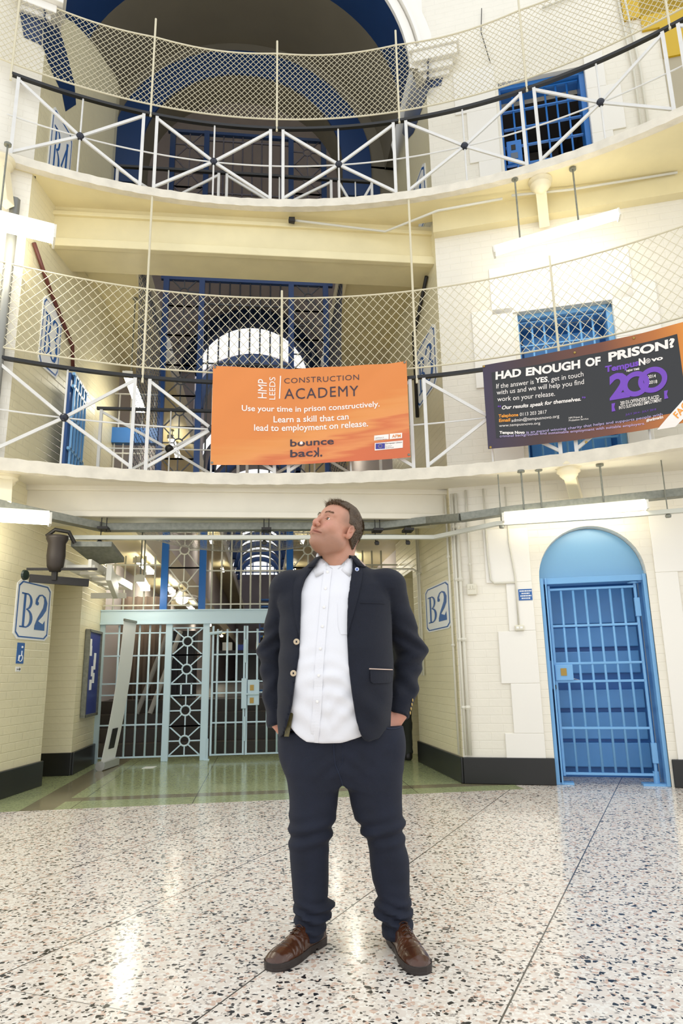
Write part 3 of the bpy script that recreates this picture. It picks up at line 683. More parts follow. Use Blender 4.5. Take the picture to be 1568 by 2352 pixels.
# ---------------------------------------------------------------- fluorescent battens
def batten(p,q,label,group,rods=(),m=mTube,w=.12,h=.085,ztop=None):
    p,q=Vector(p),Vector(q); c=(p+q)/2; t=thing('fluorescent_light',c,label,'lamp',group); d=(q-p).normalized(); s=d.cross(Vector((0,0,1))).normalized(); up=s.cross(d)
    mb=MB(); mb.bar(p+up*h*.5,q+up*h*.5,w*.62,h*.5); mb.build('lamp_casing',mLampBody,t,bevel=.004)
    mb=MB(); n=10; rows=[]
    for P in (p,q):
        rows.append([P+s*(w/2*cos(a))+up*(h*.28+ -h*.62*sin(a)) for a in [pi*i/n for i in range(n+1)]])
    mb.grid(rows,closed=True); o=mb.build('diffuser',m,t); o['label']='glowing white diffuser'
    for P,sg in ((p,-1),(q,1)): MB().bar(P+up*.01,P+d*sg*.02+up*.01,w*1.02,h*.95).build('end_cap',mLampBody,t)
    for f in rods:
        P=p.lerp(q,f)+up*h*.7; mb=MB(); mb.tube(P,(P.x,P.y,ztop),.009); mb.lathe((P.x,P.y,ztop-.02),(0,0,1),[(0,0),(.035,0),(.035,.02),(0,.02)],10); mb.build('suspension_rod',mGalv,t)
    return t
batten(onR(1158,1192,.48),onR(1482,1163,.48),'long fluorescent batten over the arched blue gate on the right','fluorescent battens',(.15,.28,.72),ztop=2.915)
batten(onR(1137,580,.48),onR(1418,496,.48),'bright fluorescent batten hung below the topmost gallery on the right','fluorescent battens',(.22,.70),ztop=6.135)
p=onL(112,1196,.35); batten(p-TL*1.25+Vector((0,0,-.02)),p,'fluorescent batten above the painted sign at the left edge','fluorescent battens',(.35,),ztop=2.93,w=.15,h=.11)
p=onL(122,545,.35); batten(p-TL*1.25,p,'bright fluorescent batten below the topmost gallery at the left edge','fluorescent battens',(.62,),ztop=6.14,w=.2,h=.15)
# unseen battens supposed behind and beside the viewer, added as front fill light
for a in (75,105,-75,-105):
    for z in (2.52,5.55):
        P=ring(a,GR+.35,z); d=Vector((cos(R_(a)),-sin(R_(a)),0)); batten(P-d*.65,P+d*.65,'unseen fluorescent batten added for fill light','unseen fill light battens')
def inlamp(px,py,qx,qy,z0,z1,label,m=mTube,rods=(.2,.8),zt=2.62,n=0):
    p=onZ(px,py,z0); q=onZ(qx,qy,z1); return batten(p,q,label,'fluorescent battens inside the wing',rods,m=m,ztop=zt,w=.13,h=.1)
batten((-1.22,8.3,2.17),(-1.30,9.2,2.17),'short fluorescent light hanging from the passage ceiling left of the blue posts','fluorescent battens inside the wing',(.1,.6),ztop=2.78)
p=onY(318,872,8.2); q=onY(343,935,8.9); batten((-1.42,7.95,4.62),(-1.46,9.1,4.62),'fluorescent light seen past the white railing posts left of the orange banner','fluorescent battens inside the wing',(.2,.8),ztop=5.8)
for y in (10.2,13,17,23,30):
    for x in (-1.6,1.6):
        batten((x,y,2.7),(x,y+1.2,2.7),'small distant fluorescent light under the wing gallery','distant fluorescent battens',(.2,.8),m=mTube,ztop=2.805)
        if y>11: batten((x,y,5.6),(x,y+1.2,5.6),'small distant fluorescent light under the wing gallery','distant fluorescent battens',(.2,.8),m=mTube,ztop=5.835)
mb=MB(); c=Vector((-1.38,14,2.55)); t=thing('dome_lamp',c,'round white dome lamp glowing behind the grille and crossbar','lamp')
MB().lathe(c,(0,0,1),[(0,.18),(.05,.17),(.09,.10),(.30,.05),(.33,0),(.30,0),(0,.03)],24).build('lamp_shade',mat('enamel_white','#eeeae0',rough=.3),t,smooth=True)
MB().ball(c-Vector((0,0,.03)),.12,14,(1,1,.7)).build('bulb',mTube,t,smooth=True); MB().tube(c+Vector((0,0,.17)),c+Vector((0,0,.27)),.01).build('suspension_rod',mDark,t)

# blue barred window in the left wall of the lower gallery
P=[onX(x,y,-1.84) for x,y in ((158,905),(190,945),(183,1070),(152,1070))]; y0_,y1_=P[0].y,P[1].y
wb=MB().box(-1.86,-1.83,y0_,y1_,3.05,4.25).build('window_2',mat('window_deep_blue','#244f8c',rough=.3)); wb['kind']='structure'
mb=MB()
for i in range(5): y=y0_+(y1_-y0_)*(i+.5)/5; mb.box(-1.81,-1.79,y-.012,y+.012,3.05,4.25)
for z in (3.1,3.4,3.75,4.1,4.24): mb.box(-1.82,-1.79,y0_,y1_,z-.015,z+.015)
mb.build('window_bars',mBlue,wb)
# ---------------------------------------------------------------- banners on the lower railing
def bannersurf(a0,a1,z0a,z1a,z0b,z1b,wr,slx=0):
    def f(u,v,off=0):      # u 0..1 left to right, v 0..1 top to bottom
        a=a0+(a1-a0)*(u+slx*v*(1-2*u*0)); zt=z0a+(z0b-z0a)*u-.022*max(0,1-abs(u-.37)/.25)*(1 if wr==1 else 0); zb=z1a+(z1b-z1a)*u
        z=zt+(zb-zt)*v
        if wr==1: w=.012*sin(6*u+3*v)+.007*sin(15*u-9*v+1)*v+.010*math.exp(-((u-.33-.1*v)/.035)**2)*(1-v*.7)-.008*math.exp(-((u-.9+.6*v)/.05)**2)+.006*sin(26*u+14*v)*(1-v)
        else: w=.013*sin(5*u+2*v)+.012*math.exp(-((u-.52-.05*v)/.05)**2)*(1-v)-.008*math.exp(-((u-.12+.2*v)/.04)**2)*v+.004*sin(22*u-12*v)
        return ring(a,GR-.072-w-off,z)
    return f
def sheet(mb,f,nu,nv,th=.0015):
    rows=[[f(i/nu,j/nv) for i in range(nu+1)] for j in range(nv+1)]
    inner=[[f(i/nu,j/nv,-th) for i in range(nu+1)] for j in range(nv+1)]
    mb.grid(rows); mb.grid([r[::-1] for r in inner]); return mb
B1=bannersurf(-2.8,16.45,4.165,3.10,4.18,3.135,1)
B2=bannersurf(23.75,41.6,4.03,3.145,4.05,3.11,2,.0)
def A1(x,y):     # artwork measured on the banner
    xl=35-.035*(y-98); xr=1475+.064*(y-65); u=(x-xl)/(xr-xl); yt=98-.023*(x-35)+ (14 if .3<u<.45 else 0); yb=812-.027*(x-10); return u,(y-yt)/(yb-yt)
def A2(x,y):
    u=(x-50-.094*(y-355)*.9)/1500*.985; yt=355-.215*(x-50); yb=985-.175*(x-110); return u,(y-yt)/(yb-yt)
def bannermat(name,base,f):
    m=mat(name,base,rough=.32,coat=.25); nt=m.node_tree; f(m,nt); return m
def orange(m,nt):
    N=nt.nodes.new; L=nt.links.new; b=nt.nodes['Principled BSDF']
    uv=N('ShaderNodeUVMap'); mp=N('ShaderNodeMapping'); mp.inputs['Rotation'].default_value=(0,0,.42); mp.inputs['Scale'].default_value=(1.6,10,1); L(uv.outputs[0],mp.inputs[0])
    n=N('ShaderNodeTexNoise'); n.inputs['Scale'].default_value=1.6; n.inputs['Detail'].default_value=7; L(mp.outputs[0],n.inputs['Vector'])
    s=N('ShaderNodeSeparateXYZ'); L(uv.outputs[0],s.inputs[0])
    def M(op,a,b_): 
        q=N('ShaderNodeMath'); q.operation=op
        for i,x in enumerate((a,b_)):
            if isinstance(x,(int,float)): q.inputs[i].default_value=x
            else: L(x,q.inputs[i])
        return q.outputs[0]
    d=M('ADD',M('MULTIPLY',s.outputs[0],.55),M('MULTIPLY',s.outputs[1],-1.0))   # diagonal brush sweep
    d=M('ADD',d,M('MULTIPLY',n.outputs['Fac'],.35))
    r=N('ShaderNodeValToRGB'); r.color_ramp.elements[0].position=.0; r.color_ramp.elements[0].color=lin('#dc8234'); r.color_ramp.elements[1].position=.62; r.color_ramp.elements[1].color=lin('#cf6534')
    for p,c in ((.12,'#e08f42'),(.22,'#e2924a'),(.30,'#d26d35'),(.40,'#e08c4b'),(.47,'#d06734')): e=r.color_ramp.elements.new(p); e.color=lin(c)
    L(M('ADD',M('MULTIPLY',d,.9),.12) if 0 else d,r.inputs[0]); L(r.outputs[0],b.inputs['Base Color'])
def black2(m,nt):
    N=nt.nodes.new; L=nt.links.new; b=nt.nodes['Principled BSDF']
    uv=N('ShaderNodeUVMap'); s=N('ShaderNodeSeparateXYZ'); L(uv.outputs[0],s.inputs[0])
    r=N('ShaderNodeValToRGB'); r.color_ramp.elements[0].position=.0; r.color_ramp.elements[0].color=lin('#2e1f3c'); r.color_ramp.elements[1].position=1; r.color_ramp.elements[1].color=lin('#e08a1d')
    for p,c in ((.25,'#40241f'),(.6,'#6e3a20'),(.85,'#b86a1c')): e=r.color_ramp.elements.new(p); e.color=lin(c)
    L(s.outputs[0],r.inputs[0]); L(r.outputs[0],b.inputs['Base Color'])
def adduv(o,nu,nv):
    me=o.data; uvl=me.uv_layers.new(name='UVMap'); n=(nu+1)*(nv+1)
    for lp in me.loops:
        i=lp.vertex_index%n; uvl.data[lp.index].uv=((i%(nu+1))/nu,1-(i//(nu+1))/nv)
def lettering(parent,f,M_,items,m,off=.0035,name='lettering'):
    for it in items:
        s,x0,y0,x1,y1=it[:5]; kw=it[5] if len(it)>5 else {}
        # x0,y0 = lower-left, x1,y1 = upper-right of the printed line in artwork units
        mb=MB(); u0,v0=M_(x0,y0); u1,v1=M_(x1,y1); put_text(mb,s,lambda u,v:f(u,v,off),u0,u1,v0,v1,**kw); o=mb.build(name,m,parent,fix=False)
    return o
mOr=bannermat('orange_vinyl_print','#e07a3c',orange)
b1=MB(); sheet(b1,B1,72,36); b1=b1.build('banner',mOr,fix=False,smooth=True); adduv(b1,72,36)
tag(b1,'orange vinyl banner with white and dark lettering tied to the lower gallery railing','banner','banners on the lower gallery railing')
mWT=mat('white_print','#f4ece4',rough=.4); mNT=mat('dark_plum_print','#3b2c38',rough=.4)
lettering(b1,B1,A1,[('HMP',365,318,432,176,dict(rot=90)),('LEEDS',450,324,496,168,dict(rot=90)),
 ('Use your time in prison constructively.',244,432,1280,352,dict(bold=.014)),('Learn a skill that can',482,498,1048,432,dict(bold=.014)),('lead to employment on release.',336,572,1196,490,dict(bold=.014))],mWT)
mb=MB(); rr=[]; 
for i in range(9):
    y=155+170*i/8; x=535-8*i/8; rr.append([B1(*A1(x-4,y),.004),B1(*A1(x+4,y),.004)])
mb.grid(rr); 
u,v=A1(692,640); mb.add([B1(u+.008*cos(2*pi*k/16),v+.017*sin(2*pi*k/16),.006) for k in range(16)],[tuple(range(16))]); o=mb.build('rule_and_dot',mWT,b1,fix=False)
lettering(b1,B1,A1,[('CONSTRUCTION',562,208,1122,143,dict(bold=-.004,space=1.1)),('ACADEMY',564,325,1118,224,dict(space=1.12)),
 ('bounce',608,668,938,606,dict(bold=.017)),('bac',608,745,778,684,dict(bold=.017)),('k',782,745,826,676,dict(bold=.017,flip=True)),('.',836,745,852,729,dict(bold=.04))],mNT,name='dark_lettering')
def patch(parent,f,M_,x0,y0,x1,y1,m,off,name,nu=4,nv=3,sl=0):
    mb=MB(); mb.grid([[f(*M_(x0+(x1-x0)*i/nu,y0+(y1-y0)*j/nv+sl*(x1-x0)*i/nu),off) for i in range(nu+1)] for j in range(nv+1)]); return mb.build(name,m,parent,fix=False)
for q in ((1245,606,1355,642),(1362,600,1455,638),(1250,660,1462,712)): patch(b1,B1,A1,*q,mWT,.0035,'logo_panel',sl=-.04)
patch(b1,B1,A1,1257,664,1327,703,mat('eu_flag_blue','#3d3b95',rough=.4),.005,'flag_panel')
mb=MB()
for k in range(12):
    a=2*pi*k/12; u,v=A1(1292+13*cos(a),683+13*sin(a)); mb.add([B1(u+.0014*cos(j*pi/3),v+.0028*sin(j*pi/3),.0065) for j in range(6)],[tuple(range(6))])
mb.build('flag_stars',mat('star_yellow','#d9c84a'),b1,fix=False)
lettering(b1,B1,A1,[('European Union',1332,676,1455,658),('European',1332,690,1380,682),('Social Fund',1332,702,1392,693),('HM Prison &',1256,628,1318,620),('Probation Service',1256,640,1342,632)],mNT,off=.006,name='small_lettering')
lettering(b1,B1,A1,[('APM',1380,630,1444,606,dict(bold=.01))],mat('apm_orange','#e0893a'),off=.006,name='orange_lettering')
for x,y in ((48,108),(22,798),(1462,76),(1508,754)):
    P=B1(*A1(x,y),.002); d=(P-GC); d.z=0; d.normalize(); MB().lathe(P,-d,[(.011,0),(.013,.002),(.009,.004),(.005,.002)],12).build('eyelet',mGalv,b1,smooth=True)
# black banner
b2=MB(); sheet(b2,B2,72,30); b2=b2.build('banner',bannermat('purple_orange_vinyl','#402028',black2),fix=False,smooth=True); adduv(b2,72,30)
tag(b2,'black banner with purple and orange border and white lettering on the lower gallery railing','banner','banners on the lower gallery railing')
mBV=mat('black_vinyl','#0e0e10',rough=.33,coat=.3)
mb=MB(); mb.grid([[B2(.045+.9*i/60,.105+.78*j/20,.002) for i in range(61)] for j in range(21)]); o=mb.build('black_panel',mBV,b2,fix=False,smooth=True)
mPur=mat('violet_print','#7443b8',rough=.4); mLil=mat('lilac_print','#c9b6e4',rough=.4); mOrg=mat('orange_print','#ee9a2c',rough=.4)
def line2(s,x0,yb0,x1,h,slope,**kw):   # baseline start, end x, cap height (artwork px), baseline slope
    return (s,x0,yb0,x1,yb0-h,slope,kw)
def l2(parent,items,m,name='lettering',off=.006):
    for s,x0,yb,x1,yt,sl,kw in items:
        mb=MB()
        v,f=text2d(s,kw.get('bold',0),kw.get('shear',0),kw.get('space',1)); a=np.array(v); lo,hi=a.min(0),a.max(0)
        h=yb-yt; cap=.729 # cap height of the face in em units
        desc=-lo[1] if kw.get('dy') is None else 0
        pts=[]
        for p in a:
            fx=(p[0]-lo[0])/(hi[0]-lo[0]); fyy=p[1]/cap*h
            pts.append(B2(*A2(x0+(x1-x0)*fx,yb+sl*(x1-x0)*fx-fyy),off))
        mb.add(pts,f); o=mb.build(name,m,parent,fix=False)
    return o
L_=line2
l2(b2,[L_('HAD',156,458,356,58,-.17,bold=.042),L_('ENOUGH',392,421,798,60,-.17,bold=.042),L_('OF',836,344,944,60,-.18,bold=.042),L_('PRISON?',1000,300,1452,62,-.20,bold=.042),
 L_('If the answer is',162,528,452,38,-.16),L_('YES',462,474,556,40,-.17,bold=.03),L_(', get in touch',560,460,820,38,-.18),L_('with us and we will help you find',166,576,822,38,-.165),L_('work on your release.',172,628,610,38,-.15),
 L_('Our results speak for themselves.',208,686,798,28,-.165,bold=.025,shear=.2),
 L_('0113 203 2817',346,726,546,27,-.17),L_('admin@tempusnovo.org',282,774,638,24,-.16),L_('www.tempusnovo.org',186,816,498,20,-.13),
 L_('HM Prison &',708,724,806,14,-.13),L_('Probation Service',708,742,848,14,-.13),
 L_('Tempus Novo',190,866,382,20,-.08,bold=.042),L_('#winwin',1244,735,1356,22,-.21,bold=.03),
 L_('N',1208,334,1252,48,-.12,bold=.04),L_('vo',1292,312,1370,30,-.17,bold=.04),L_('NEW TIME',1122,378,1210,14,-.16,bold=.03),
 L_('2014',1266,428,1318,24,-.1,bold=.01),L_('2018',1270,468,1326,24,-.1,bold=.01),L_('200 EX-OFFENDERS PLACED',1072,616,1334,26,-.17,bold=.01),L_('INTO SUSTAINABLE EMPLOYMENT',1062,646,1350,24,-.18,bold=.01)],mWT)
l2(b2,[L_('is an award winning charity that helps and supports people with',394,850,1352,19,-.165+.0,space=1.0),L_('criminal backgrounds find sustainable employment with suitable employers.',192,893,1234,19,-.135)],mLil,'lilac_lettering')
l2(b2,[L_('Telephone',182,748,334,24,-.14,bold=.03),L_('Email',186,780,272,24,-.13,bold=.03)],mOrg,'orange_lettering')
o=l2(b2,[L_('Tempus',974,380,1208,44,-.20,bold=.042),L_('2',1000,574,1140,178,-.17,bold=.042),L_('JULY 2014 - JULY 2018',1106,690,1312,14,-.17),L_('\u201c',176,690,200,34,0,bold=.02),L_('\u201d',806,592,830,34,0,bold=.02)],mPur,'violet_lettering')
mb=MB()
def annul(cx,cy,rx,ry,t,n=40):
    rows=[[B2(*A2(cx+(rx-s)*cos(2*pi*i/n),cy+(ry-s)*sin(2*pi*i/n)-.17*(rx-s)*cos(2*pi*i/n)),.0065+.0004*(cx>1250)) for s in (0,t)] for i in range(n+1)]; mb.grid(rows)
annul(1182,466,92,90,36); annul(1296,440,98,90,36); 
for x,yb in ((1012,605),(1368,520)): P=[(x,yb),(x+26,yb-5),(x+18,yb+25),(x+26,yb+52),(x,yb+58)]; mb.add([B2(*A2(*q),.0065) for q in P],[(0,1,2,3,4)])
mb.build('violet_numerals',mPur,b2,fix=False)
mb=MB(); annul(1270,306,17,17,4); annul(1270,306,8,8,4); mb.build('ring_emblem',mWT,b2,fix=False)
mb=MB()
P=[(1310,792),(1420,775),(1580,610),(1580,490),(1560,500)]; mb.grid([[B2(*A2(1312+ (1560-1312)*i/10,790+(505-790)*i/10),.007) ,B2(*A2(1432+(1600-1432)*i/10,772+(600-772)*i/10),.007)] for i in range(11)])
mb.build('corner_ribbon',mWT,b2,fix=False)
mb=MB(); v,f=text2d('FACT!',.02); a=np.array(v); lo,hi=a.min(0),a.max(0); q=(a-lo)/(hi-lo); ex=np.array((112.,-128.)); ey=np.array((-34.,-34.)); o0=np.array((1452.,718.))
mb.add([B2(*A2(*(o0+p[0]*ex+p[1]*ey)),.009) for p in q],f); mb.build('orange_ribbon_lettering',mOrg,b2,fix=False)
for x,y in ((62,362),(760,238),(122,972),(828,884),(1528,40),(1180,134)):
    P=B2(*A2(x,y),.002); d=(P-GC); d.z=0; d.normalize(); MB().lathe(P,-d,[(.011,0),(.013,.002),(.009,.004),(.005,.002)],12).build('eyelet',mBrass,b2,smooth=True)

# ---------------------------------------------------------------- painted wing signs and small signs
def frameL(y0,dirv,nrm):  # frame on a side wall: origin, direction, normal
    return lambda s,d,z: Vector((y0[0],y0[1],0))+dirv*s+nrm*d+Vector((0,0,z))
dL=Vector((PL[0]-CLn.x,PL[1]-CLn.y,0)).normalized(); nLp=Vector((dL.y,-dL.x,0)); WPL=frameL(CLn,dL,nLp)
dR=Vector((2.12-CRn.x,8.45-CRn.y,0)).normalized(); nRp=Vector((-dR.y,dR.x,0)); WPR=frameL(CRn,dR,nRp)
def wingsign(fr,s0_,s1_,z0,z1,txt,label,flip,bm=None):
    """s0_ is the reader's left edge"""
    w=s1_-s0_; f=lambda u,v,o=0: fr(s0_+w*u,.010+o,z1+(z0-z1)*v)
    c=.10; out=[(c,0),(1-c,0),(1,c*.8),(1,1-c*.8),(1-c,1),(c,1),(0,1-c*.8),(0,c*.8)]
    mb=MB(); P=[f(*q) for q in out]; mb.prism(P,fr(0,.0,0)-fr(0,.009,0)); t=mb.build('wing_sign',mWhiteP); tag(t,label,'sign')
    mb=MB(); k=.035; n=len(out); inn=[(.5+(u-.5)*(1-2*k),.5+(v-.5)*(1-1.6*k)) for u,v in out]; i2=[(.5+(u-.5)*(1-3.6*k),.5+(v-.5)*(1-2.9*k)) for u,v in out]
    for i in range(n): j=(i+1)%n; mb.quad(f(*inn[i],.002),f(*inn[j],.002),f(*i2[j],.002),f(*i2[i],.002))
    mb.build('border',mSign,t,fix=False)
    mb=MB()
    # slab-serif capital and swelling numeral drawn as polygons (u,v) in the sign's own square
    def poly(pts): mb.add([f(u,v,.003) for u,v in pts],[tuple(range(len(pts)))])
    def strip(pts,w1):   # calligraphic stroke
        rows=[]
        for i,(u,v) in enumerate(pts):
            a=pts[max(i-1,0)]; b=pts[min(i+1,len(pts)-1)]; dx,dy=b[0]-a[0],b[1]-a[1]; l=(dx*dx+dy*dy)**.5 or 1; ww=w1[i] if isinstance(w1,(list,tuple)) else w1
            rows.append([f(u-dy/l*ww,v+dx/l*ww*.8,.003+.0003*i/len(pts)),f(u+dy/l*ww,v-dx/l*ww*.8,.003+.0003*i/len(pts))])
        mb.grid(rows)
    poly([(.20,.22),(.26,.22),(.26,.80),(.20,.80)]); poly([(.13,.22),(.33,.22),(.33,.245),(.13,.245)]); poly([(.13,.78),(.33,.78),(.33,.805),(.13,.805)])
    arcp=lambda cx,cy,rx,ry,a0,a1,n=12:[(cx+rx*cos(R_(a0+(a1-a0)*i/n)),cy+ry*sin(R_(a0+(a1-a0)*i/n))) for i in range(n+1)]
    strip(arcp(.28,.36,.13,.13,-90,90),[.008,.014,.02,.026,.03,.032,.034,.032,.03,.026,.02,.014,.008]); strip(arcp(.28,.645,.16,.15,-90,90),[.008,.014,.02,.026,.034,.038,.04,.038,.034,.026,.02,.014,.008])
    if txt=='2':
        strip([(.56,.38),(.57,.30),(.63,.22),(.72,.20),(.80,.24),(.84,.33),(.82,.44),(.74,.54),(.64,.64),(.56,.76)],[.03,.034,.02,.014,.03,.05,.055,.05,.03,.01])
        poly([(.55,.82),(.56,.74),(.64,.66),(.72,.69),(.79,.71),(.85,.64),(.86,.82)]); mb.add([f(.585+.045*cos(k_*pi/8),.36+.035*sin(k_*pi/8),.0035) for k_ in range(16)],[tuple(range(16))])
    elif txt=='3':
        strip(arcp(.66,.35,.13,.13,200,450),[.03]+[.03]*3+[.02]*2+[.04]*4+[.02]*3); strip(arcp(.66,.64,.15,.16,-90,160),[.02]*3+[.05]*5+[.02]*3+[.035]*2)
    else:
        strip([(.80,.20),(.56,.60),(.88,.60)],[.02,.03,.03]); poly([(.72,.22),(.80,.20),(.80,.82),(.72,.82)]); poly([(.66,.79),(.86,.79),(.86,.82),(.66,.82)])
    mb.build('painted_letters',mSign,t,fix=False); return t
a,_=sz(Vector((-1.97,6.42,0)),dL); 
def SL_(*q): return (sideL(*q)-CLn).dot(dL),sideL(*q).z
a0,_z=SL_(33,1400); a1,_z=SL_(112,1415)
wingsign(WPL,a0,a1,SL_(70,1470)[1],SL_(70,1335)[1],'2','white sign painted B2 in blue on the left passage wall, wheelchair sign below it',False)
wingsign(WPR,1.10,.12,1.48,1.98,'2','white sign painted B2 in blue on the right passage wall beside the conduits',True)
wingsign(WPL,SL_(90,780)[0],SL_(138,780)[0],SL_(115,860)[1],SL_(115,690)[1],'3','painted wing sign on the lower gallery left wall seen edge on behind the mesh',False)
wingsign(WPR,1.05,.15,4.2,4.95,'3','painted wing sign on the lower gallery right wall beside the orange banner',True)
wingsign(WPL,SL_(112,330)[0],SL_(165,330)[0],6.3,SL_(135,262)[1],'4','painted wing sign on the topmost gallery left wall behind the railing',False)
wingsign(WPR,1.2,.2,6.35,7.15,'4','painted wing sign on the topmost gallery right wall behind the railing',True)
fr=lambda s,d,z,o=SL_(47,1490)[0]-.31: WPL(s+o,d,z); ws=MB().fb(fr,.245,.375,0,.006,1.19,1.385).build('wheelchair_sign',mSign); tag(ws,'small blue wheelchair sign with an arrow under the left painted sign','sign')
mb=MB(); g=lambda s,z:fr(s,.008,z); mb.path([g(.325,1.31),g(.325,1.265),g(.292,1.262)],.006,5); mb.path([g(.31+.035*cos(x),1.245+.035*sin(x)) for x in [R_(q) for q in range(140,420,20)]],.005,5); mb.ball(g(.325,1.345),.012,8); mb.path([g(.292,1.262),g(.278,1.22),g(.268,1.22)],.005,5); mb.build('wheelchair_symbol',mWhiteP,ws)
mb=MB().fb(fr,.25,.34,0,.004,1.115,1.16); pl=mb.build('arrow_plate',mWhiteP,ws); mb=MB(); mb.bar(fr(.265,.007,1.138),fr(.315,.007,1.138),.008,.004); mb.add([fr(.312,.007,1.155),fr(.332,.007,1.138),fr(.312,.007,1.121)],[(0,1,2)]); mb.build('arrow',mDark,pl,fix=False)
nt_=MB().fb(WR,.355,.485,.018,.024,1.715,1.825).build('notice_plate',mSign); tag(nt_,'small blue notice with white lines beside the arched doorway','sign')
mb=MB()
for i,l in enumerate((.11,.075,.10,.08)):
    z=1.80-.024*i; 
    x=.422-l/2
    while x<.422+l/2: w=random.uniform(.006,.016); mb.add([WR(x,.0255,z),WR(x+w,.0255,z),WR(x+w,.0255,z+.012),WR(x,.0255,z+.012)],[(0,1,2,3)]); x+=w+.004
mb.build('blurred_lines',mWhiteP,nt_,fix=False)
# light switch, socket with their conduits
t=tag(MB().fb(WR,-.145,-.05,0,.045,1.79,1.90).build('light_switch',mat('ivory_plastic','#ddd8c4',rough=.4),bevel=.008),'ivory triple light switch below a vertical conduit right of the painted sign','switch')
for i in range(3): MB().fb(WR,-.132+.025*i,-.114+.025*i,.045,.052,1.845,1.88).build('rocker',mat('ivory_plastic',''),t)
t=tag(MB().fb(WR,.295,.385,0,.045,1.42,1.475).build('wall_socket',mat('ivory_plastic',''),bevel=.01),'small ivory socket box under the blue notice','socket')
for i in range(2): MB().fb(WR,.31+.035*i,.335+.035*i,.045,.05,1.44,1.46).build('socket_cap',mWhiteP,t)
def conduit(name,pts,label,r=.011,m=mCond,clips=()):
    mb=MB(); mb.path(pts,r,8); o=mb.build(name,m,smooth=True); tag(o,label,'pipe','wall conduits')
    for c in clips: MB().ball(c,r*1.9,8,(1,1,.8)).build('pipe_clip',m,o)
    return o
conduit('conduit',[WR(-.10,.02,1.9),WR(-.10,.02,2.35),WR(-.10,.02,2.88)],'vertical conduit running down to the ivory light switch',.011,clips=[WR(-.10,.02,2.1),WR(-.1,.02,2.5)])
conduit('conduit',[WR(.335,.03,1.475),WR(.335,.03,1.95),WR(.30,.03,2.3),WR(.30,.03,2.88)],'thin conduit running down to the socket under the blue notice',.008)
conduit('conduit',[WR(.33,.03,1.895),WR(.13,.03,1.895),WR(.095,.03,1.93),WR(.08,.03,2.2),WR(.08,.03,2.88)],'bent conduit following the raised plaster edge above the blue notice',.009)
for s_,r,lab in ((-.245,.014,'outer of the two long conduits at the passage corner'),(-.205,.017,'thicker conduit beside the passage corner reaching the baseboard')):
    conduit('conduit',[WR(s_,.03,.26),WR(s_,.03,1.2),WR(s_,.03,2.85)],lab,r,clips=[WR(s_,.03,z) for z in (.7,1.35,1.95,2.5)])
for s_,lab in ((.05,'conduit on the passage wall just left of the corner conduits'),(1.25,'conduit on the passage wall left of the right painted sign'),(1.33,'further conduit on the passage wall left of the right painted sign')):
    conduit('conduit',[WPR(s_,.025,1.0 if s_>1 else .26),WPR(s_,.025,2.85)],lab,.012,clips=[WPR(s_,.025,z) for z in (1.3,2.2)])
conduit('conduit',[WPR(1.25,.03,2.2),WPR(1.25,.1,2.25),WPR(1.25,.9,2.25)],'conduit crossing the passage ceiling above the man at the right',.012)
conduit('conduit',[WL(.02,.06,3.05),WL(.02,.06,4.4),WL(.02,.06,5.75)],'grey vertical steel trunking at the left corner of the lower gallery',.05,mat('grey_trunking','#8f8f89',rough=.45,metal=.3))
conduit('conduit',[WPL(.1,.03,5.4),WPL(.5,.03,5.1),WPL(1.1,.03,4.75),WPL(1.15,.03,4.5)],'dark red and black pipe sloping along the lower gallery left wall',.022,mat('red_brown_pipe','#5c2b22',rough=.5))
conduit('conduit',[WPR(1.0,.03,4.1),WPR(1.0,.03,5.2),WPR(.3,.03,5.6)],'dark pipe on the lower gallery right wall above the orange banner',.022,mDark)
conduit('conduit',[Vector((.55,6.80,6.06)),Vector((1.6,6.80,5.98)),WR(-.2,.35,6.0),WR(.5,.30,6.05)],'thin conduit along the upper beam running to the right from a round black end',.014)
o=MB().lathe((.53,6.80,6.06),(1,0,-.05),[(.0,-.04),(.035,-.035),(.04,.03),(0,.04)],12).build('junction_box',mDark); tag(o,'small round black junction box on the upper beam','junction box')
conduit('conduit',[WR(.6,.3,6.07),WR(1.2,.22,6.08),WR(2.3,.15,6.12)],'conduit along the underside of the topmost gallery on the right',.014)
for s_,lab in ((2.05,'left one of two conduits climbing the wall right of the topmost blue gate'),(2.12,'right one of two conduits climbing the wall right of the topmost blue gate')):
    conduit('conduit',[WR(s_,.025,6.25),WR(s_,.025,7.6),WR(s_-.1,.025,9.3)],lab,.013)
conduit('conduit',[WR(.45,.03,8.95),WR(.42,.03,8.6),WR(.50,.05,8.1)],'thin dark wire hanging on the wall above the topmost blue gate',.005,mDark)
conduit('conduit',[WR(1.15,.03,8.75),WR(1.9,.03,8.9)],'short horizontal rod high on the wall above the topmost blue gate',.012)
# trunking and strut rails beneath the lower gallery, with rod hangers
def strut(pts,w,h,m,label,name='cable_trunking'):
    t=thing(name,Vector(pts[0]),label,'trunking')
    for p,q in zip(pts,pts[1:]):
        mb=MB(); mb.bar(Vector(p)-(Vector(q)-Vector(p)).normalized()*.01,Vector(q)+(Vector(q)-Vector(p)).normalized()*.01,w,h); mb.build('trunking_length',m,t,bevel=.003)
    return t
strut([WL(.0,.22,2.58),(-1.36,6.98,2.52),(1.46,6.98,2.55),(1.95,6.82,2.58),onR(1060,1189,.36),onR(1180,1172,.34),onR(1568,1132,.34)],.11,.075,mGalv,'galvanised steel trunking running under the lower gallery beam')
strut([(-1.73,6.80,2.38),(2.0,6.80,2.40),WR(.2,.42,2.42),WR(1.3,.42,2.42),WR(2.4,.42,2.44)],.05,.042,mat('painted_strut','#c9c9bb',rough=.4),'long pale strut rail crossing below the galvanised trunking and on to the right')
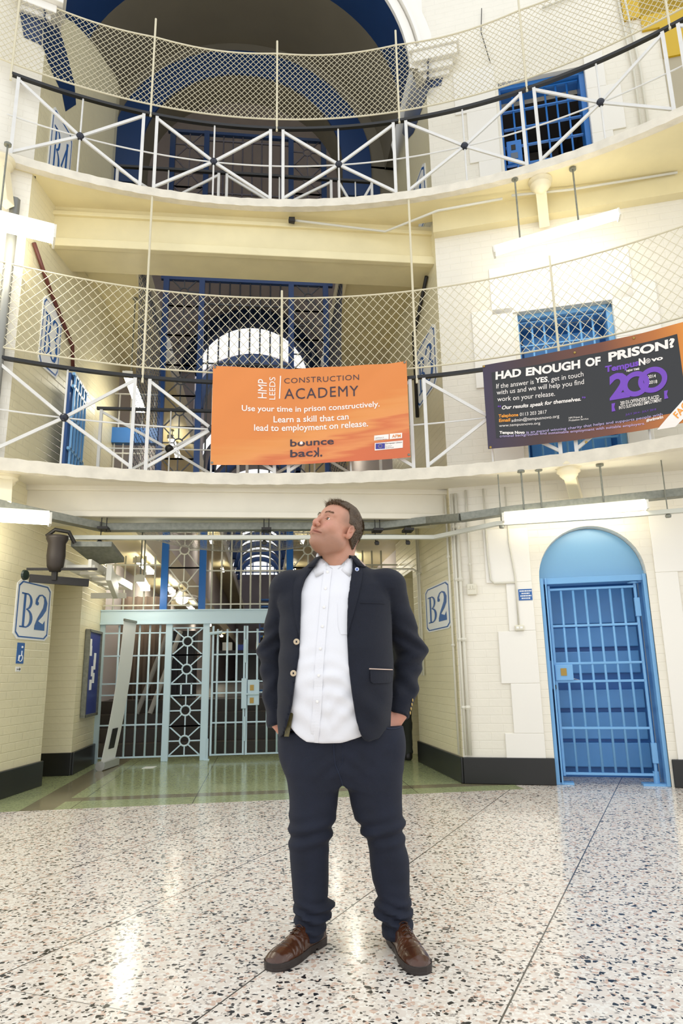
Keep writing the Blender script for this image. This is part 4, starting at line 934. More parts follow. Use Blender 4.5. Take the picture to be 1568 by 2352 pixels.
t=strut([(1.1,6.9,2.36),(.98,8.9,2.36)],.10,.08,mGalv,'dull steel tray running back into the passage right of the man')
for x,y in ((1.09,7.0),(1.07,7.3)): MB().tube((x,y,2.38),(x,y,2.63),.006,6).build('suspension_rod',mDark,t)
strut([(1.3,6.95,2.44),(1.95,7.0,2.44)],.09,.03,mGalv,'short steel bracket at the right end of the passage ceiling')
for x,yy_ in ((-1.34,6.88),(.27,6.88),(1.42,6.88),(1.74,6.86)):
    t=thing('rod_hanger',(x,yy_,2.30),'threaded rod hanger holding the strut rail, %s'%{-1.34:'near the left wall',.27:'left of the man\'s head',1.42:'just right of the man\'s head',1.74:'farthest right under the beam'}[x],'hanger')
    MB().tube((x-.025,yy_,2.34),(x-.025,yy_,2.62),.005,6).build('threaded_rod',mDark,t); MB().tube((x+.025,yy_,2.46),(x+.025,yy_,2.62),.005,6).build('threaded_rod',mDark,t)
    MB().box(x-.05,x+.05,yy_-.07,yy_+.09,2.475,2.50).build('clamp',mDark,t); MB().lathe((x-.02,yy_-.06,2.32),(0,0,1),[(.0,0),(.022,.004),(.026,.03),(.012,.045),(0,.05)],8).build('nut',mDark,t)
for s_,z1,lab in ((.24,2.9,'over the right end of the passage'),(1.72,2.9,'at the right edge above the blue gate')):
    P=WR(s_,.42,2.42); t=thing('rod_hanger',P,'slim rod hanger on the strut rail %s'%lab,'hanger'); MB().tube(P,(P.x,P.y,2.93),.006,6).build('threaded_rod',mGalv,t); MB().lathe(P-Vector((0,0,.05)),(0,0,1),[(0,0),(.024,.004),(.028,.025),(.01,.04),(0,.05)],8).build('nut',mGalv,t)
# white trunking boxes and dark bracket with a camera housing at the left
strut([WL(-1.6,.2,2.33),WL(.05,.2,2.33)],.10,.11,mLampBody,'white box trunking on the left wall below the fluorescent batten','box_trunking')
t=thing('dome_camera',(-1.72,6.62,2.25),'dark bracketed dome camera unit under the lower gallery at the left','camera')
MB().lathe((-1.70,6.62,2.02),(0,0,1),[(.05,0),(.075,.05),(.085,.15),(.08,.27),(.10,.31),(.10,.34),(0,.35)],20).build('camera_housing',mat('aged_brown_metal','#37302a',rough=.5,metal=.3),t,smooth=True)
mb=MB(); mb.path([(-1.80,6.62,2.36),(-1.72,6.60,2.42),(-1.6,6.62,2.40),(-1.55,6.66,2.30)],.02,8); mb.build('cable_loop',mDark,t)
mb=MB(); mb.box(-1.95,-1.32,6.60,6.64,2.035,2.055); mb.build('support_bar',mDark,t)
mb=MB(); mb.bar((-1.90,6.55,1.95),(-1.42,6.75,1.93),.05,.07); mb.build('support_bar',mDark,t); mb=MB(); mb.tube((-1.70,6.62,1.94),(-1.70,6.62,2.05),.03); mb.build('neck',mDark,t)
MB().lathe((-1.93,6.55,1.98),(-.9,.3,0),[(0,0),(.045,.0),(.05,.02),(0,.03)],14).build('end_disc',mat('green_black','#1c2a22',rough=.4),t)
t=thing('cable_tray',(-1.5,7.2,2.0),'white painted cable tray of open rails receding along the left passage wall','tray')
for x in (-1.66,-1.42): MB().bar((x,6.75,2.12),(x+.05,8.6,2.12),.03,.08).build('side_rail',mLampBody,t)
for y in (6.8,7.25,7.7,8.15,8.55): MB().box(-1.66,-1.38,y-.02,y+.02,2.08,2.11).build('rung',mLampBody,t)
MB().bar((-1.28,6.95,2.06),(-1.40,7.9,1.98),.05,.16).build('side_cover',mLampBody,t)
MB().box(-1.72,-1.33,8.1,8.14,1.93,1.99).build('end_bracket',mLampBody,t)
mb=MB(); mb.prism([(-1.60,6.72,2.33),(-1.22,6.72,2.33),(-1.15,7.0,2.22),(-1.45,7.05,2.20)],(0,0,-.05)); tag(mb.build('metal_bracket_box',mGalv),'grey sheet metal box hanging behind the pale strut rail at the left','box')
# cantilever bosses beneath galleries
def boss(P,inn,label):
    t=thing('gallery_bracket',P,label,'bracket','gallery brackets')
    MB().lathe(P,(0,0,-1),[(.0,-.03),(.12,-.03),(.125,0),(.10,.02),(.105,.035),(.11,.05),(.085,.07),(.085,.085),(.06,.11),(.02,.135),(0,.14)],24).build('turned_boss',mCream,t,smooth=True)
    mb=MB(); mb.bar(P+Vector((0,0,-.03)),inn,.11,.10,up=(0,0,1)); mb.build('bracket_arm',mCream,t,bevel=.006)
boss(onZ(1240,418,6.12),onR(1250,520,.06),'turned plaster bracket end below the topmost gallery under the blue gate')
boss(onZ(1304,1073,2.92),onR(1325,1150,.06),'turned plaster bracket end below the lower gallery right of the hanging rods')
boss(onZ(5,372,6.12),onL(15,470,.15),'turned plaster bracket end below the topmost gallery at the left edge')
boss(onZ(15,1090,2.92),onL(10,1160,.15),'turned plaster bracket end below the lower gallery at the left edge')
for px,py,z in ((1205,1098,2.92),(1500,1060,2.92)):
    pass
# notice board, roll-up banner stand
nb=MB().box(-1.85,-1.82,8.55,9.15,.62,1.58).build('notice_board',mat('navy_board','#273a86',rough=.35)); tag(nb,'tall glazed navy notice board on the left wall next to the screen','notice board')
mb=MB(); 
for a,b,c,d in ((8.53,8.56,.60,1.60),(9.14,9.17,.60,1.60),(8.53,9.17,1.58,1.61),(8.53,9.17,.59,.62)): mb.box(-1.855,-1.80,a,b,c,d)
mb.build('frame',mGalv,nb); 
mb=MB(); rng2=random.Random(3)
for i in range(7): y=8.62+rng2.random()*.4; z=.9+i*.08; MB().box(-1.82,-1.815-.0006*i,y,y+.1,z,z+.12).build('pinned_paper',mWhiteP,nb)
pass
t=thing('rollup_banner',(-1.72,8.75,0),'white roll-up banner standing turned sideways at the left end of the screen','banner')
p0=Vector((-1.60,8.60,0)); dv=Vector((.07,.42,0)); bow=Vector((.13,.0,0)); rows=[]
for j in range(17):
    f=j/16; z=.09+1.62*f; o=Vector((.03*sin(pi*f)+.17*f,0,0)); rows.append([p0+dv*u+o+Vector((0,0,z)) for u in (0,.25,.5,.75,1)])
mb=MB(); mb.slab(rows,lambda v:Vector(v)+Vector((-.006,.002,0))); mb.build('banner_sheet',mWhiteP,t)
mb=MB(); mb.bar(p0-dv*.06+Vector((0,0,.05)),p0+dv*1.06+Vector((0,0,.05)),.09,.08); mb.lathe(p0-dv*.06+Vector((0,0,.05)),-dv,[(0,-.01),(.055,-.01),(.055,.012),(0,.015)],16); mb.build('base_housing',mat('satin_alu','#c9c9c5',rough=.35,metal=.5),t)
mb=MB(); mb.bar(p0+rows[-1][0]*0+Vector((.17,0,1.72)),p0+dv+Vector((.17,0,1.72)),.02,.03); mb.build('top_rail',mGalv,t)
mb=MB(); q=lambda u,z:p0+dv*u+Vector((.03*sin(pi*(z-.09)/1.62)+.17*(z-.09)/1.62+.006,-.002,z)); mb.quad(q(.3,.22),q(.7,.22),q(.7,.45),q(.3,.45)); mb.build('printed_badge',mDark,t,fix=False)
mb=MB(); mb.prism([(-1.15,8.66,0),(-1.02,8.66,0),(-1.0,8.80,0),(-1.13,8.80,0)],(0,0,.004)); tag(mb.build('paper_scrap',mWhiteP),'scrap of paper lying on the green floor beside the roll-up banner','paper')
# ---------------------------------------------------------------- clutter in the wing seen through the bars
zf=.706
t=thing('storage_cabinet',(-1.15,11.6,zf),'dark tall cabinet behind the left bars of the screen','cabinet')
MB().box(-1.35,-.85,11.4,11.9,zf,1.75).build('cabinet_body',mat('charcoal','#1c1b1d',rough=.5),t); 
for x in (-1.34,-1.09): MB().box(x,x+.23,11.37,11.4,zf+.05,1.70).build('door',mat('charcoal2','#26242a',rough=.45),t)
t=thing('curtain',(-1.9,10.9,zf),'grey-brown hanging cloth behind the bars next to the roll-up banner','curtain')
rows=[[Vector((-1.95+.75*i/30,10.95+.05*sin(i*1.1)+.02*sin(i*2.3),zf+1.55*j)) for i in range(31)] for j in (0,1)]
MB().slab(rows,lambda v:Vector(v)+Vector((0,.01,0))).build('cloth',mat('taupe_cloth','#857468',rough=.9),t,smooth=True)
for i,(x,c,lab) in enumerate(((-1.5,'#8d8a86','grey pole of rolled sheet leaning behind the left bars'),(-1.32,'#a7a39d','paler rolled sheet leaning beside the grey one behind the left bars'))):
    tag(MB().tube((x-.02,10.3,.53),(x+.32,10.7,1.7),.035,10).build('rolled_sheet',mat('rolled%d'%i,c,rough=.5)),lab,'roll')
t=thing('desk',(-.15,12.2,zf),'dark office desk behind the fixed gate leaf','desk')
MB().box(-.6,.45,12.0,12.6,1.40,1.45).build('desk_top',mat('black_desk','#222024',rough=.4),t)
for x in (-.58,.40): MB().box(x,x+.04,12.02,12.58,zf,1.40).build('leg',mat('grey_desk','#55524f'),t)
MB().box(-.2,.4,12.5,12.53,.9,1.40).build('modesty_panel',mat('grey_desk',''),t)
for x,c,h,lab in ((-.45,'#d8d5cf',.14,'white paper stack on the desk behind the gate leaf'),(-.2,'#3a4fa0',.10,'small blue box on the desk behind the gate leaf'),(.12,'#c5b7a0',.12,'beige box on the desk behind the gate leaf')):
    tag(MB().box(x,x+.16,12.1,12.3,1.45,1.45+h).build('desk_box',mat('deskbox'+c[1:],c)),lab,'box')
for i,(x,y,lab) in enumerate(((.02,13.0,'upright yellow wet-floor marker far behind the gate leaf'),(.22,12.3,'yellow plastic marker standing on the desk behind the lock box'))):
    z=zf if i==0 else 1.45
    tag(MB().prism([(x,y,z),(x+.1,y,z),(x+.075,y,z+.26),(x+.025,y,z+.26)],(0,.03,0)).build('yellow_marker',mat('safety_yellow','#d9bf1d',rough=.4)),lab,'marker')
t=thing('steel_stair',(.45,14.0,zf),'blue steel staircase rising far behind the lock box','staircase')
for i in range(12): MB().box(.18,1.1,14+.26*i,14.28+.26*i,zf+.19*i,zf+.19*i+.04).build('tread',mBlueM,t)
for x in (.16,1.1): MB().bar((x,14,zf),(x,14+.26*12,zf+.19*12),.03,.18).build('stringer',mat('stair_navy','#27407c'),t)
# ---------------------------------------------------------------- implicit-surface modelling (smooth bodies and cloth)
def smin(a,b,k): h=np.clip(.5+.5*(b-a)/k,0,1); return b+(a-b)*h-k*h*(1-h)
def smax(a,b,k): return -smin(-a,-b,k)
class Field:
    def __init__(s,xs,ys,zs):
        s.xs,s.ys,s.zs=[np.asarray(a,np.float32) for a in (xs,ys,zs)]
        s.X,s.Y,s.Z=np.meshgrid(s.xs,s.ys,s.zs,indexing='ij'); s.F=np.full(s.X.shape,1.,np.float32)
    def u(s,g,k=.01): s.F=smin(s.F,g.astype(np.float32),k)
    def cut(s,g,k=.004): s.F=smax(s.F,(-g).astype(np.float32),k)
    def ell(s,c,r,R=None):
        P=[s.X-c[0],s.Y-c[1],s.Z-c[2]]
        if R is not None: R=np.array(R); P=[sum(R[j][i]*P[j] for j in range(3)) for i in range(3)]
        k0=np.sqrt(sum((p/q)**2 for p,q in zip(P,r))); k1=np.sqrt(sum((p/(q*q))**2 for p,q in zip(P,r)))+1e-6
        return k0*(k0-1)/k1
    def cap(s,a,b,ra,rb=None,fl=None):
        rb=ra if rb is None else rb; a=np.array(a,float); b=np.array(b,float); d=b-a; L=(d@d)
        h=np.clip(((s.X-a[0])*d[0]+(s.Y-a[1])*d[1]+(s.Z-a[2])*d[2])/L,0,1)
        sy=1 if fl is None else fl
        q=np.sqrt((s.X-a[0]-d[0]*h)**2+((s.Y-a[1]-d[1]*h)*sy)**2+(s.Z-a[2]-d[2]*h)**2); return q-(ra+(rb-ra)*h)
    def loft(s,tab,p=2.0):    # tab rows: z, cx, cy, rx, ry
        t=np.array(sorted(tab)); I=lambda k: np.interp(s.Z,t[:,0],t[:,k]).astype(np.float32)
        cx,cy,rx,ry=I(1),I(2),I(3),I(4); ax=np.abs((s.X-cx)/rx); ay=np.abs((s.Y-cy)/ry)
        k=(ax**p+ay**p)**(1/p); f=(k-1)*np.minimum(rx,ry); return np.maximum(f,np.maximum(t[0,0]-s.Z,s.Z-t[-1,0]))
    def mesh(s):
        F=s.F; ins=F<0; n=F.shape; c=[(i,j,k) for i in(0,1) for j in(0,1) for k in(0,1)]
        sl=lambda A,o: A[o[0]:n[0]-1+o[0],o[1]:n[1]-1+o[1],o[2]:n[2]-1+o[2]]
        cnt=sum(sl(ins,o).astype(np.int8) for o in c); act=(cnt>0)&(cnt<8); idx=np.full(act.shape,-1,np.int64); I,J,K=np.nonzero(act); idx[I,J,K]=np.arange(len(I))
        acc=np.zeros((len(I),3)); num=np.zeros(len(I))
        def P(o): return np.stack([s.xs[I+o[0]],s.ys[J+o[1]],s.zs[K+o[2]]],1)
        V=lambda o:F[I+o[0],J+o[1],K+o[2]]
        for o in c:
            for ax in range(3):
                if o[ax]==0:
                    q=list(o); q[ax]=1; a,b=V(o),V(q); m=(a<0)!=(b<0); t=np.where(m,a/np.where(m,a-b,1),0)[:,None]
                    acc+=np.where(m[:,None],P(o)+(P(q)-P(o))*t,0); num+=m
        vs=acc/num[:,None]; fs=[]
        for ax in range(3):
            a=[slice(1,-1)]*3; a[ax]=slice(0,-1); b=[slice(1,-1)]*3; b[ax]=slice(1,None)
            A=ins[tuple(a)]; B=ins[tuple(b)]; ch=A!=B; i,j,k=np.nonzero(ch); off=[1,1,1]; off[ax]=0
            i,j,k=i+off[0],j+off[1],k+off[2]; u,v=[(1,2),(2,0),(0,1)][ax]
            def g(du,dv):
                q=[i,j,k]; q[u]=q[u]-du; q[v]=q[v]-dv; return idx[q[0],q[1],q[2]]
            quad=np.stack([g(1,1),g(0,1),g(0,0),g(1,0)],1); fl=~A[ch.nonzero()] if 0 else B[np.nonzero(ch)]
            quad[fl]=quad[fl][:,::-1]; fs.append(quad)
        return vs,np.concatenate(fs)
def grid_(a,b,h): return np.arange(a,b+h,h)
def mkmesh(name,vs,fs,m,parent,xf=None,smooth=True,relax=0):
    me=bpy.data.meshes.new(name)
    if relax:   # laplacian smoothing
        e=np.concatenate([fs[:,[0,1]],fs[:,[1,2]],fs[:,[2,3]],fs[:,[3,0]]]); 
        for _ in range(relax):
            acc=np.zeros_like(vs); n=np.zeros(len(vs)); np.add.at(acc,e[:,0],vs[e[:,1]]); np.add.at(acc,e[:,1],vs[e[:,0]]); np.add.at(n,e[:,0],1); np.add.at(n,e[:,1],1); vs=vs*.5+.5*acc/np.maximum(n,1)[:,None]
    if xf is not None: vs=xf(vs)
    me.vertices.add(len(vs)); me.vertices.foreach_set('co',vs.astype(np.float32).ravel()); nf=len(fs)
    me.loops.add(nf*4); me.loops.foreach_set('vertex_index',fs.astype(np.int32).ravel()); me.polygons.add(nf)
    me.polygons.foreach_set('loop_start',np.arange(0,nf*4,4,dtype=np.int32)); me.update(calc_edges=True); me.validate()
    me.polygons.foreach_set('use_smooth',[True]*len(me.polygons)); me.materials.append(m)
    o=bpy.data.objects.new(name,me); COL.objects.link(o); o.parent=parent; WLOC[o.name]=Vector((0,0,0)); return o
def wnoise(X,Y,Z,seed,fr=(1,1,1),oct_=3):
    r=np.random.default_rng(seed); o=np.zeros_like(X); a=1
    for k in range(oct_):
        for _ in range(3):
            d=r.normal(size=3)*np.array(fr)*(1.9**k); p=r.uniform(0,6.28); o+=a*np.sin(X*d[0]+Y*d[1]+Z*d[2]+p)
        a*=.55
    return o/3
# ---------------------------------------------------------------- the standing man
MY=R_(6.6); MR=Vector((cos(MY),-sin(MY),0)); MF=Vector((sin(MY),cos(MY),0)); MO=Vector((.62,2.98,0))
man=bpy.data.objects.new('person',None); COL.objects.link(man); man.location=MO; man.rotation_euler=(0,0,-MY); WLOC['person']=Vector((0,0,0))
tag(man,'man in navy blazer, white shirt, dark jeans and brown shoes, hands in pockets, looking up','person')
mSkin=mat('skin','#d3a084',rough=.48,sss=.25,bump=('noise',260,.06)); 
def skinmat():
    m=mSkin; nt=m.node_tree; N=nt.nodes.new; L=nt.links.new; b=nt.nodes['Principled BSDF']
    a=N('ShaderNodeAttribute'); a.attribute_name='tone'; n=N('ShaderNodeTexNoise'); n.inputs['Scale'].default_value=60; tc=N('ShaderNodeTexCoord'); L(tc.outputs['Object'],n.inputs['Vector'])
    mx=N('ShaderNodeMix'); mx.data_type='RGBA'; mx.blend_type='MULTIPLY'; mx.inputs[0].default_value=.12; L(a.outputs['Color'],mx.inputs[6]); L(n.outputs['Fac'],mx.inputs[7]); L(mx.outputs[2],b.inputs['Base Color'])
skinmat()
# head frame: yawed to his right, tipped back
HC=np.array((-.050,-.030,1.668)); hy,hp,hr=R_(-45),R_(-27),R_(5); HS=1.06
def rotm(ax,a):
    c,s=cos(a),sin(a); return np.array({'x':((1,0,0),(0,c,-s),(0,s,c)),'y':((c,0,s),(0,1,0),(-s,0,c)),'z':((c,-s,0),(s,c,0),(0,0,1))}[ax])
HR=rotm('z',hy)@rotm('x',hp)@rotm('y',hr)     # head-local to body-local
def h2b(p): return HR@(np.array(p,float)*HS)+HC
def b2h(p): return HR.T@(np.array(p,float)-HC)/HS
def headfield(h):
    f=Field(grid_(-.115,.125,h),grid_(-.15,.145,h),grid_(-.235,.135,h)); E=f.ell
    f.F=E((0,.014,.036),(.079,.100,.086)).astype(np.float32)
    f.u(E((0,-.028,.032),(.068,.064,.066)),.02); f.u(E((0,-.032,-.035),(.066,.060,.078)),.02)
    f.u(E((0,-.035,-.074),(.056,.050,.036)),.02); f.u(E((.045,.0,-.062),(.026,.038,.042)),.02); f.u(E((-.045,.0,-.062),(.026,.038,.042)),.02)
    f.u(E((0,-.076,-.102),(.026,.020,.018)),.018); f.u(E((0,-.030,-.100),(.046,.046,.026)),.025)
    f.u(f.cap(b2h((-.052,.018,1.66)),b2h((-.057,.008,1.45)),.062,.068),.03); f.u(f.cap(b2h((-.070,-.030,1.575)),b2h((-.062,-.015,1.49)),.032,.050),.03)
    f.u(f.cap(b2h((-.005,.0,1.63)),b2h((-.03,.0,1.50)),.038,.048),.03)
    for s in (1,-1):
        f.u(E((s*.041,-.064,-.030),(.026,.024,.026)),.018); f.u(E((s*.030,-.078,-.058),(.016,.016,.018)),.014)
        f.u(f.cap((s*.012,-.088,.024),(s*.046,-.074,.022),.0095,.008),.012)
        f.cut(E((s*.029,-.104,.002),(.022,.024,.0150)),.010)
        f.u(E((s*.0320,-.0725,.001),(.0185,.0150,.0150)),.003)        # lids over the eyeball
        f.cut(E((s*.0320,-.0905,-.001),(.0165,.0095,.0056)),.0012)      # opening between lids
        f.u(f.cap((s*.016,-.0860,.003),(s*.031,-.0895,.0085),.0026),.003); f.u(f.cap((s*.031,-.0895,.0085),(s*.049,-.077,.000),.0026),.003); f.u(f.cap((s*.019,-.0855,-.006),(s*.042,-.083,-.008),.0018),.002)
        f.u(E((s*.080,.012,-.008),(.008,.021,.033),rotm('z',s*.35)@rotm('x',-.12)),.006)
        f.u(f.cap((s*.072,.002,-.03),(s*.080,.006,-.033),.007),.006)
        f.cut(E((s*.089,.007,-.004),(.007,.010,.019),rotm('z',s*.35)),.004)
        f.u(f.cap((s*.084,.003,-.012),(s*.084,.013,-.002),.0035),.003)
    f.u(f.cap((0,-.088,.012),(0,-.111,-.026),.0080,.0100),.010); f.u(E((0,-.113,-.034),(.0118,.0108,.0098)),.008)
    for s in (1,-1): f.u(E((s*.0130,-.104,-.039),(.0072,.0105,.0075)),.005)
    for s in (1,-1): f.cut(E((s*.0075,-.112,-.0475),(.0042,.0065,.0045)),.002)
    f.u(E((0,-.086,-.068),(.027,.016,.018)),.012)
    for s in (1,-1):
        f.u(f.cap((0,-.1045,-.0645),(s*.028,-.089,-.070),.0042,.002),.004); f.u(f.cap((0,-.102,-.0770),(s*.024,-.090,-.0745),.0058,.003),.005)
        f.cut(f.cap((0,-.1075,-.0705),(s*.034,-.0865,-.0730),.0031,.0024),.0012)
        f.cut(f.cap((s*.018,-.108,-.042),(s*.034,-.094,-.064),.0025,.0022),.006)
    f.cut(f.cap((-.018,-.1085,-.088),(.018,-.1085,-.088),.005),.008)
    return f
HH=.0022
hf=headfield(HH); vs,fs=hf.mesh()
def tone(v):
    c=np.tile(np.array(lin('#c8937a')[:3]),(len(v),1)); x,y,z=v.T
    def blend(col,w): nonlocal c; w=np.clip(w,0,1)[:,None]; c=c*(1-w)+np.array(lin(col)[:3])*w
    beard=np.clip((-.040-z)/.03,0,1)*np.clip((.035-y)/.03,0,1); blend('#97705a',beard*.62)
    blend('#cf8d7c',.6*np.exp(-(((np.abs(x)-.042)/.02)**2+((z+.03)/.02)**2))*(y<0)); blend('#cc8672',.55*np.exp(-((x/.016)**2+((z+.036)/.014)**2+((y+.115)/.02)**2)))
    lipw=np.exp(-((z+.0705)/.0075)**4)*np.exp(-(x/.029)**4)*(y<-.08); blend('#a9604f',lipw*.75); blend('#5a2c25',.85*np.exp(-((z+.0712+.05*np.abs(x))/.0016)**2)*np.exp(-(x/.032)**6)*(y<-.078))
    blend('#c4806a',.35*np.clip((np.abs(x)-.076)/.004,0,1)*np.clip((.03-z)/.01,0,1)*np.clip((y+.012)/.01,0,1)); blend('#a0765a',.55*np.exp(-(((np.abs(x)-.030)/.022)**4+((z-.026)/.006)**2))*(y<-.05))
    blend('#7a5a48',.45*np.clip((z-.045)/.03,0,1)*0); sh=np.clip((np.abs(x)-.052)/.018,0,1)*np.clip((z+.005)/.03,0,1)*np.clip((y+.060)/.03,0,1); blend('#7d6350',sh*.55)
    nk=np.clip((-.115-z)/.05,0,1); blend('#b47f5c',nk*.65)
    return c
def addtone(o,col):
    at=o.data.color_attributes.new('tone','FLOAT_COLOR','POINT'); at.data.foreach_set('color',np.c_[col,np.ones(len(col))].astype(np.float32).ravel())
# body: neck, trunk, arms with hands, legs (one continuous surface); the finely meshed head sits on the neck
xs=np.concatenate([grid_(-.44,.34,.008)]); ys=grid_(-.24,.22,.008); zs=grid_(-.02,1.66,.009)
bf=Field(xs,ys,zs)
nb_=h2b((0,.028,-.085)); top=h2b((0,.02,-.03))
bf.F=bf.cap((-.057,.010,1.44),(-.053,.016,1.60),.060,.050)
bf.u(bf.loft([(.80,-.04,0,.20,.13),(1.0,-.06,-.01,.215,.15),(1.25,-.06,0,.20,.14),(1.42,-.06,.01,.19,.10),(1.48,-.06,.01,.10,.07)]),.03)
ARML=[(-.245,.01,1.43),(-.340,.075,1.15),(-.318,0,.87),(-.252,.0,.79)]; ARMR=[(.150,.01,1.43),(.262,.085,1.14),(.205,-.01,.885),(.162,-.025,.825)]
for A in (ARML,ARMR):
    bf.u(bf.cap(A[0],A[1],.055,.045),.03); bf.u(bf.cap(A[1],A[2],.044,.031),.02); bf.u(bf.cap(A[2],A[3],.032,.034),.015)
    s=-1 if A is ARML else 1; p=np.array(A[3]); bf.u(bf.ell(tuple(p+np.array((-s*.008,-.008,-.03))),(.040,.024,.05)),.012)
    for i,(dx,l,r) in enumerate(((-.026,.065,.0095),(-.009,.075,.0100),(.010,.070,.0095),(.027,.055,.0085))):
        a=p+np.array((dx-s*.008,-.012,-.07)); b=a+np.array((-s*.01,-.018,-l*.55)); c=b+np.array((-s*.008,.004,-l*.45)); bf.u(bf.cap(a,b,r,r),.004); bf.u(bf.cap(b,c,r,r*.85),.003)
    a=p+np.array((-s*.036,-.02,-.02)); b=a+np.array((-s*.018,-.022,-.035)); bf.u(bf.cap(a,b,.011,.0095),.006)
for hx,kx,ax,s in ((-.15,-.170,-.178,-1),(.085,.132,.166,1)):
    bf.u(bf.cap((hx,0,.84),(kx,-.01,.44),.085,.058),.04); bf.u(bf.cap((kx,-.01,.44),(ax,.02,.09),.056,.038),.02)
bv,bfc=bf.mesh()
# join head and body surfaces in one mesh
hv=(vs*HS)@HR.T+HC; V=np.r_[hv,bv]; FF=np.r_[fs,bfc+len(hv)]
bt=np.tile(np.array(lin('#cf9a7c')[:3]),(len(bv),1)); hd=(bv[:,2]<.95)&(bv[:,2]>.7); bt[hd]=np.array(lin('#c98f78')[:3])
ngk=np.clip((bv[:,2]-1.5)/.06,0,1)[:,None]; bt=bt*(1-ngk*.45)+np.array(lin('#b98668')[:3])*ngk*.45
body=mkmesh('body',V,FF,mSkin,man); addtone(body,np.r_[tone(vs),bt])
# eyes
mEye=mat('eye_white','#e9e2da',rough=.15); mIris=mat('hazel_iris','#4d3c2c',rough=.1)
for s in (1,-1):
    c=Vector(h2b((s*.0320,-.0730,-.0005))); look=Vector(HR@np.array((-.10,-1,.06))).normalized()
    e=MB(); e.ball(c,.0152,18); e=e.build('eye',mEye,man,smooth=True)
    MB().lathe(c+look*.0133,look,[(.0076,0),(.0070,.0014),(.003,.0024),(0,.0026)],16).build('iris',mIris,e,smooth=True)
# hair: cropped sides, tousled brown top
mHair=mat('brown_hair','#574634',rough=.55,var=.4,vscale=60,bump=('noise',120,.6)); mHair2=mat('brown_hair_tips','#6f5a42',rough=.5,var=.3,vscale=90)
f=Field(grid_(-.10,.10,.0026),grid_(-.125,.13,.0026),grid_(-.08,.15,.0026)); X,Y,Z=f.X,f.Y,f.Z
top_=np.clip((Z-.06)/.03,0,1); th=.0025+.0115*top_*np.clip((.10-Y)/.1,.3,1)
g=f.ell((0,.014,.036),(.079,.100,.086)); g=smin(g,f.ell((0,-.028,.032),(.068,.064,.066)),.02); g=smin(g,f.ell((0,.03,-.03),(.068,.075,.07)),.02)
g=g-th-.0016*wnoise(X,Y,Z,5,(160,60,160))*top_
hairline=np.where(np.abs(X)<.05,.082+.0*X,.082-(np.abs(X)-.05)*1.2)
front=(Y<-.03)
lim=np.where(Y<-.035,.086-.35*(np.abs(X)>.04)*(np.abs(X)-.04), np.where(Y<.0, .086-(Y+.035)*2.6, -.005-Y*.62))   # lower boundary of hair by depth
lim=np.maximum(lim,-.075); lim=np.where((np.abs(X)>.066)&(Y>-.02)&(Y<.035),np.maximum(lim,.022),lim)
f.F=smax(g,lim-Z,.004).astype(np.float32); hvs,hfs=f.mesh(); hair=mkmesh('hair',(hvs*HS)@HR.T+HC,hfs,mHair,man)
r=np.random.default_rng(4); tv=[];tf=[]
nrm=None
def strand(p,d,l,w):
    p=np.array(p,float); side=np.cross(d,(0,0,1)); side/=np.linalg.norm(side)+1e-9; pts=[]
    for i in range(4):
        q=i/3; c=p+d*l*q+np.array((r.normal()*.0006,-.25*l*q*q*0,-.10*l*q*q)); ww=w*(1-q)**.7
        pts+= [c-side*ww,c+side*ww]
    o=len(tv); tv.extend(pts); 
    for i in range(3): tf.append((o+2*i,o+2*i+1,o+2*i+3,o+2*i+2))
for _ in range(5200):
    a=r.uniform(-1,1)*1.25; b=r.uniform(-.75,1.5); n=np.array((sin(a),-sin(b)*cos(a)*-1*-1 if 0 else -cos(a)*sin(-b+0)*1.0*-1,0))
    u=r.uniform(-.068,.068); y=r.uniform(-.088,.095); 
    q=1-(u/.080)**2-((y-.014)/.102)**2
    if q<=0.02: continue
    z=.036+.086*q**.5+.004
    if z<.075-.3*max(0,y): continue
    n=np.array((u/.079**2,(y-.014)/.1**2,(z-.036)/.086**2)); n/=np.linalg.norm(n)
    fr_=np.clip((-y+.01)/.08,0,1); d=n*(.22+.45*fr_)+np.array((r.normal()*.3+u*2,-.85*fr_+.9*(1-fr_)+r.normal()*.22,.30*fr_-.35*(1-fr_))); d/=np.linalg.norm(d)
    d=d+r.normal(size=3)*.18*fr_; d/=np.linalg.norm(d); strand((u,y,z),d,r.uniform(.008,.016)+r.uniform(.004,.026)*fr_**2*(abs(u)<.06),.0010)
for i in r.integers(0,len(hvs),5200):
    p=hvs[i]; n=np.array((p[0]/.079**2,(p[1]-.014)/.1**2,(p[2]-.036)/.086**2)); n/=np.linalg.norm(n)+1e-9
    if p[2]<-.06 or p[2]>.10: continue
    d=n*.16+np.array((0,.55,-.75))+r.normal(size=3)*.14; d-=n*max(0,-(d@n))*1.0; d/=np.linalg.norm(d); strand(p-n*.0006,d,r.uniform(.005,.011),.0006)
tv=np.array(tv); mkmesh('hair_strands',(tv*HS)@HR.T+HC,np.array(tf),mHair2,hair)
for s in (1,-1):  # eyebrows
    tv=[];tf=[]
    for _ in range(190):
        t_=r.uniform(0,1); x=s*(.013+.036*t_); yb=-.0985+.0165*t_**1.6+.0; zb=.0235+.0055*sin(t_*2.6)+r.normal()*.0018
        strand((x,yb,zb),np.array((s*.8,-.35,.25)),r.uniform(.004,.008),.0004)
    tv=np.array(tv); mkmesh('eyebrow',(tv*HS)@HR.T+HC,np.array(tf),mHair2,man)

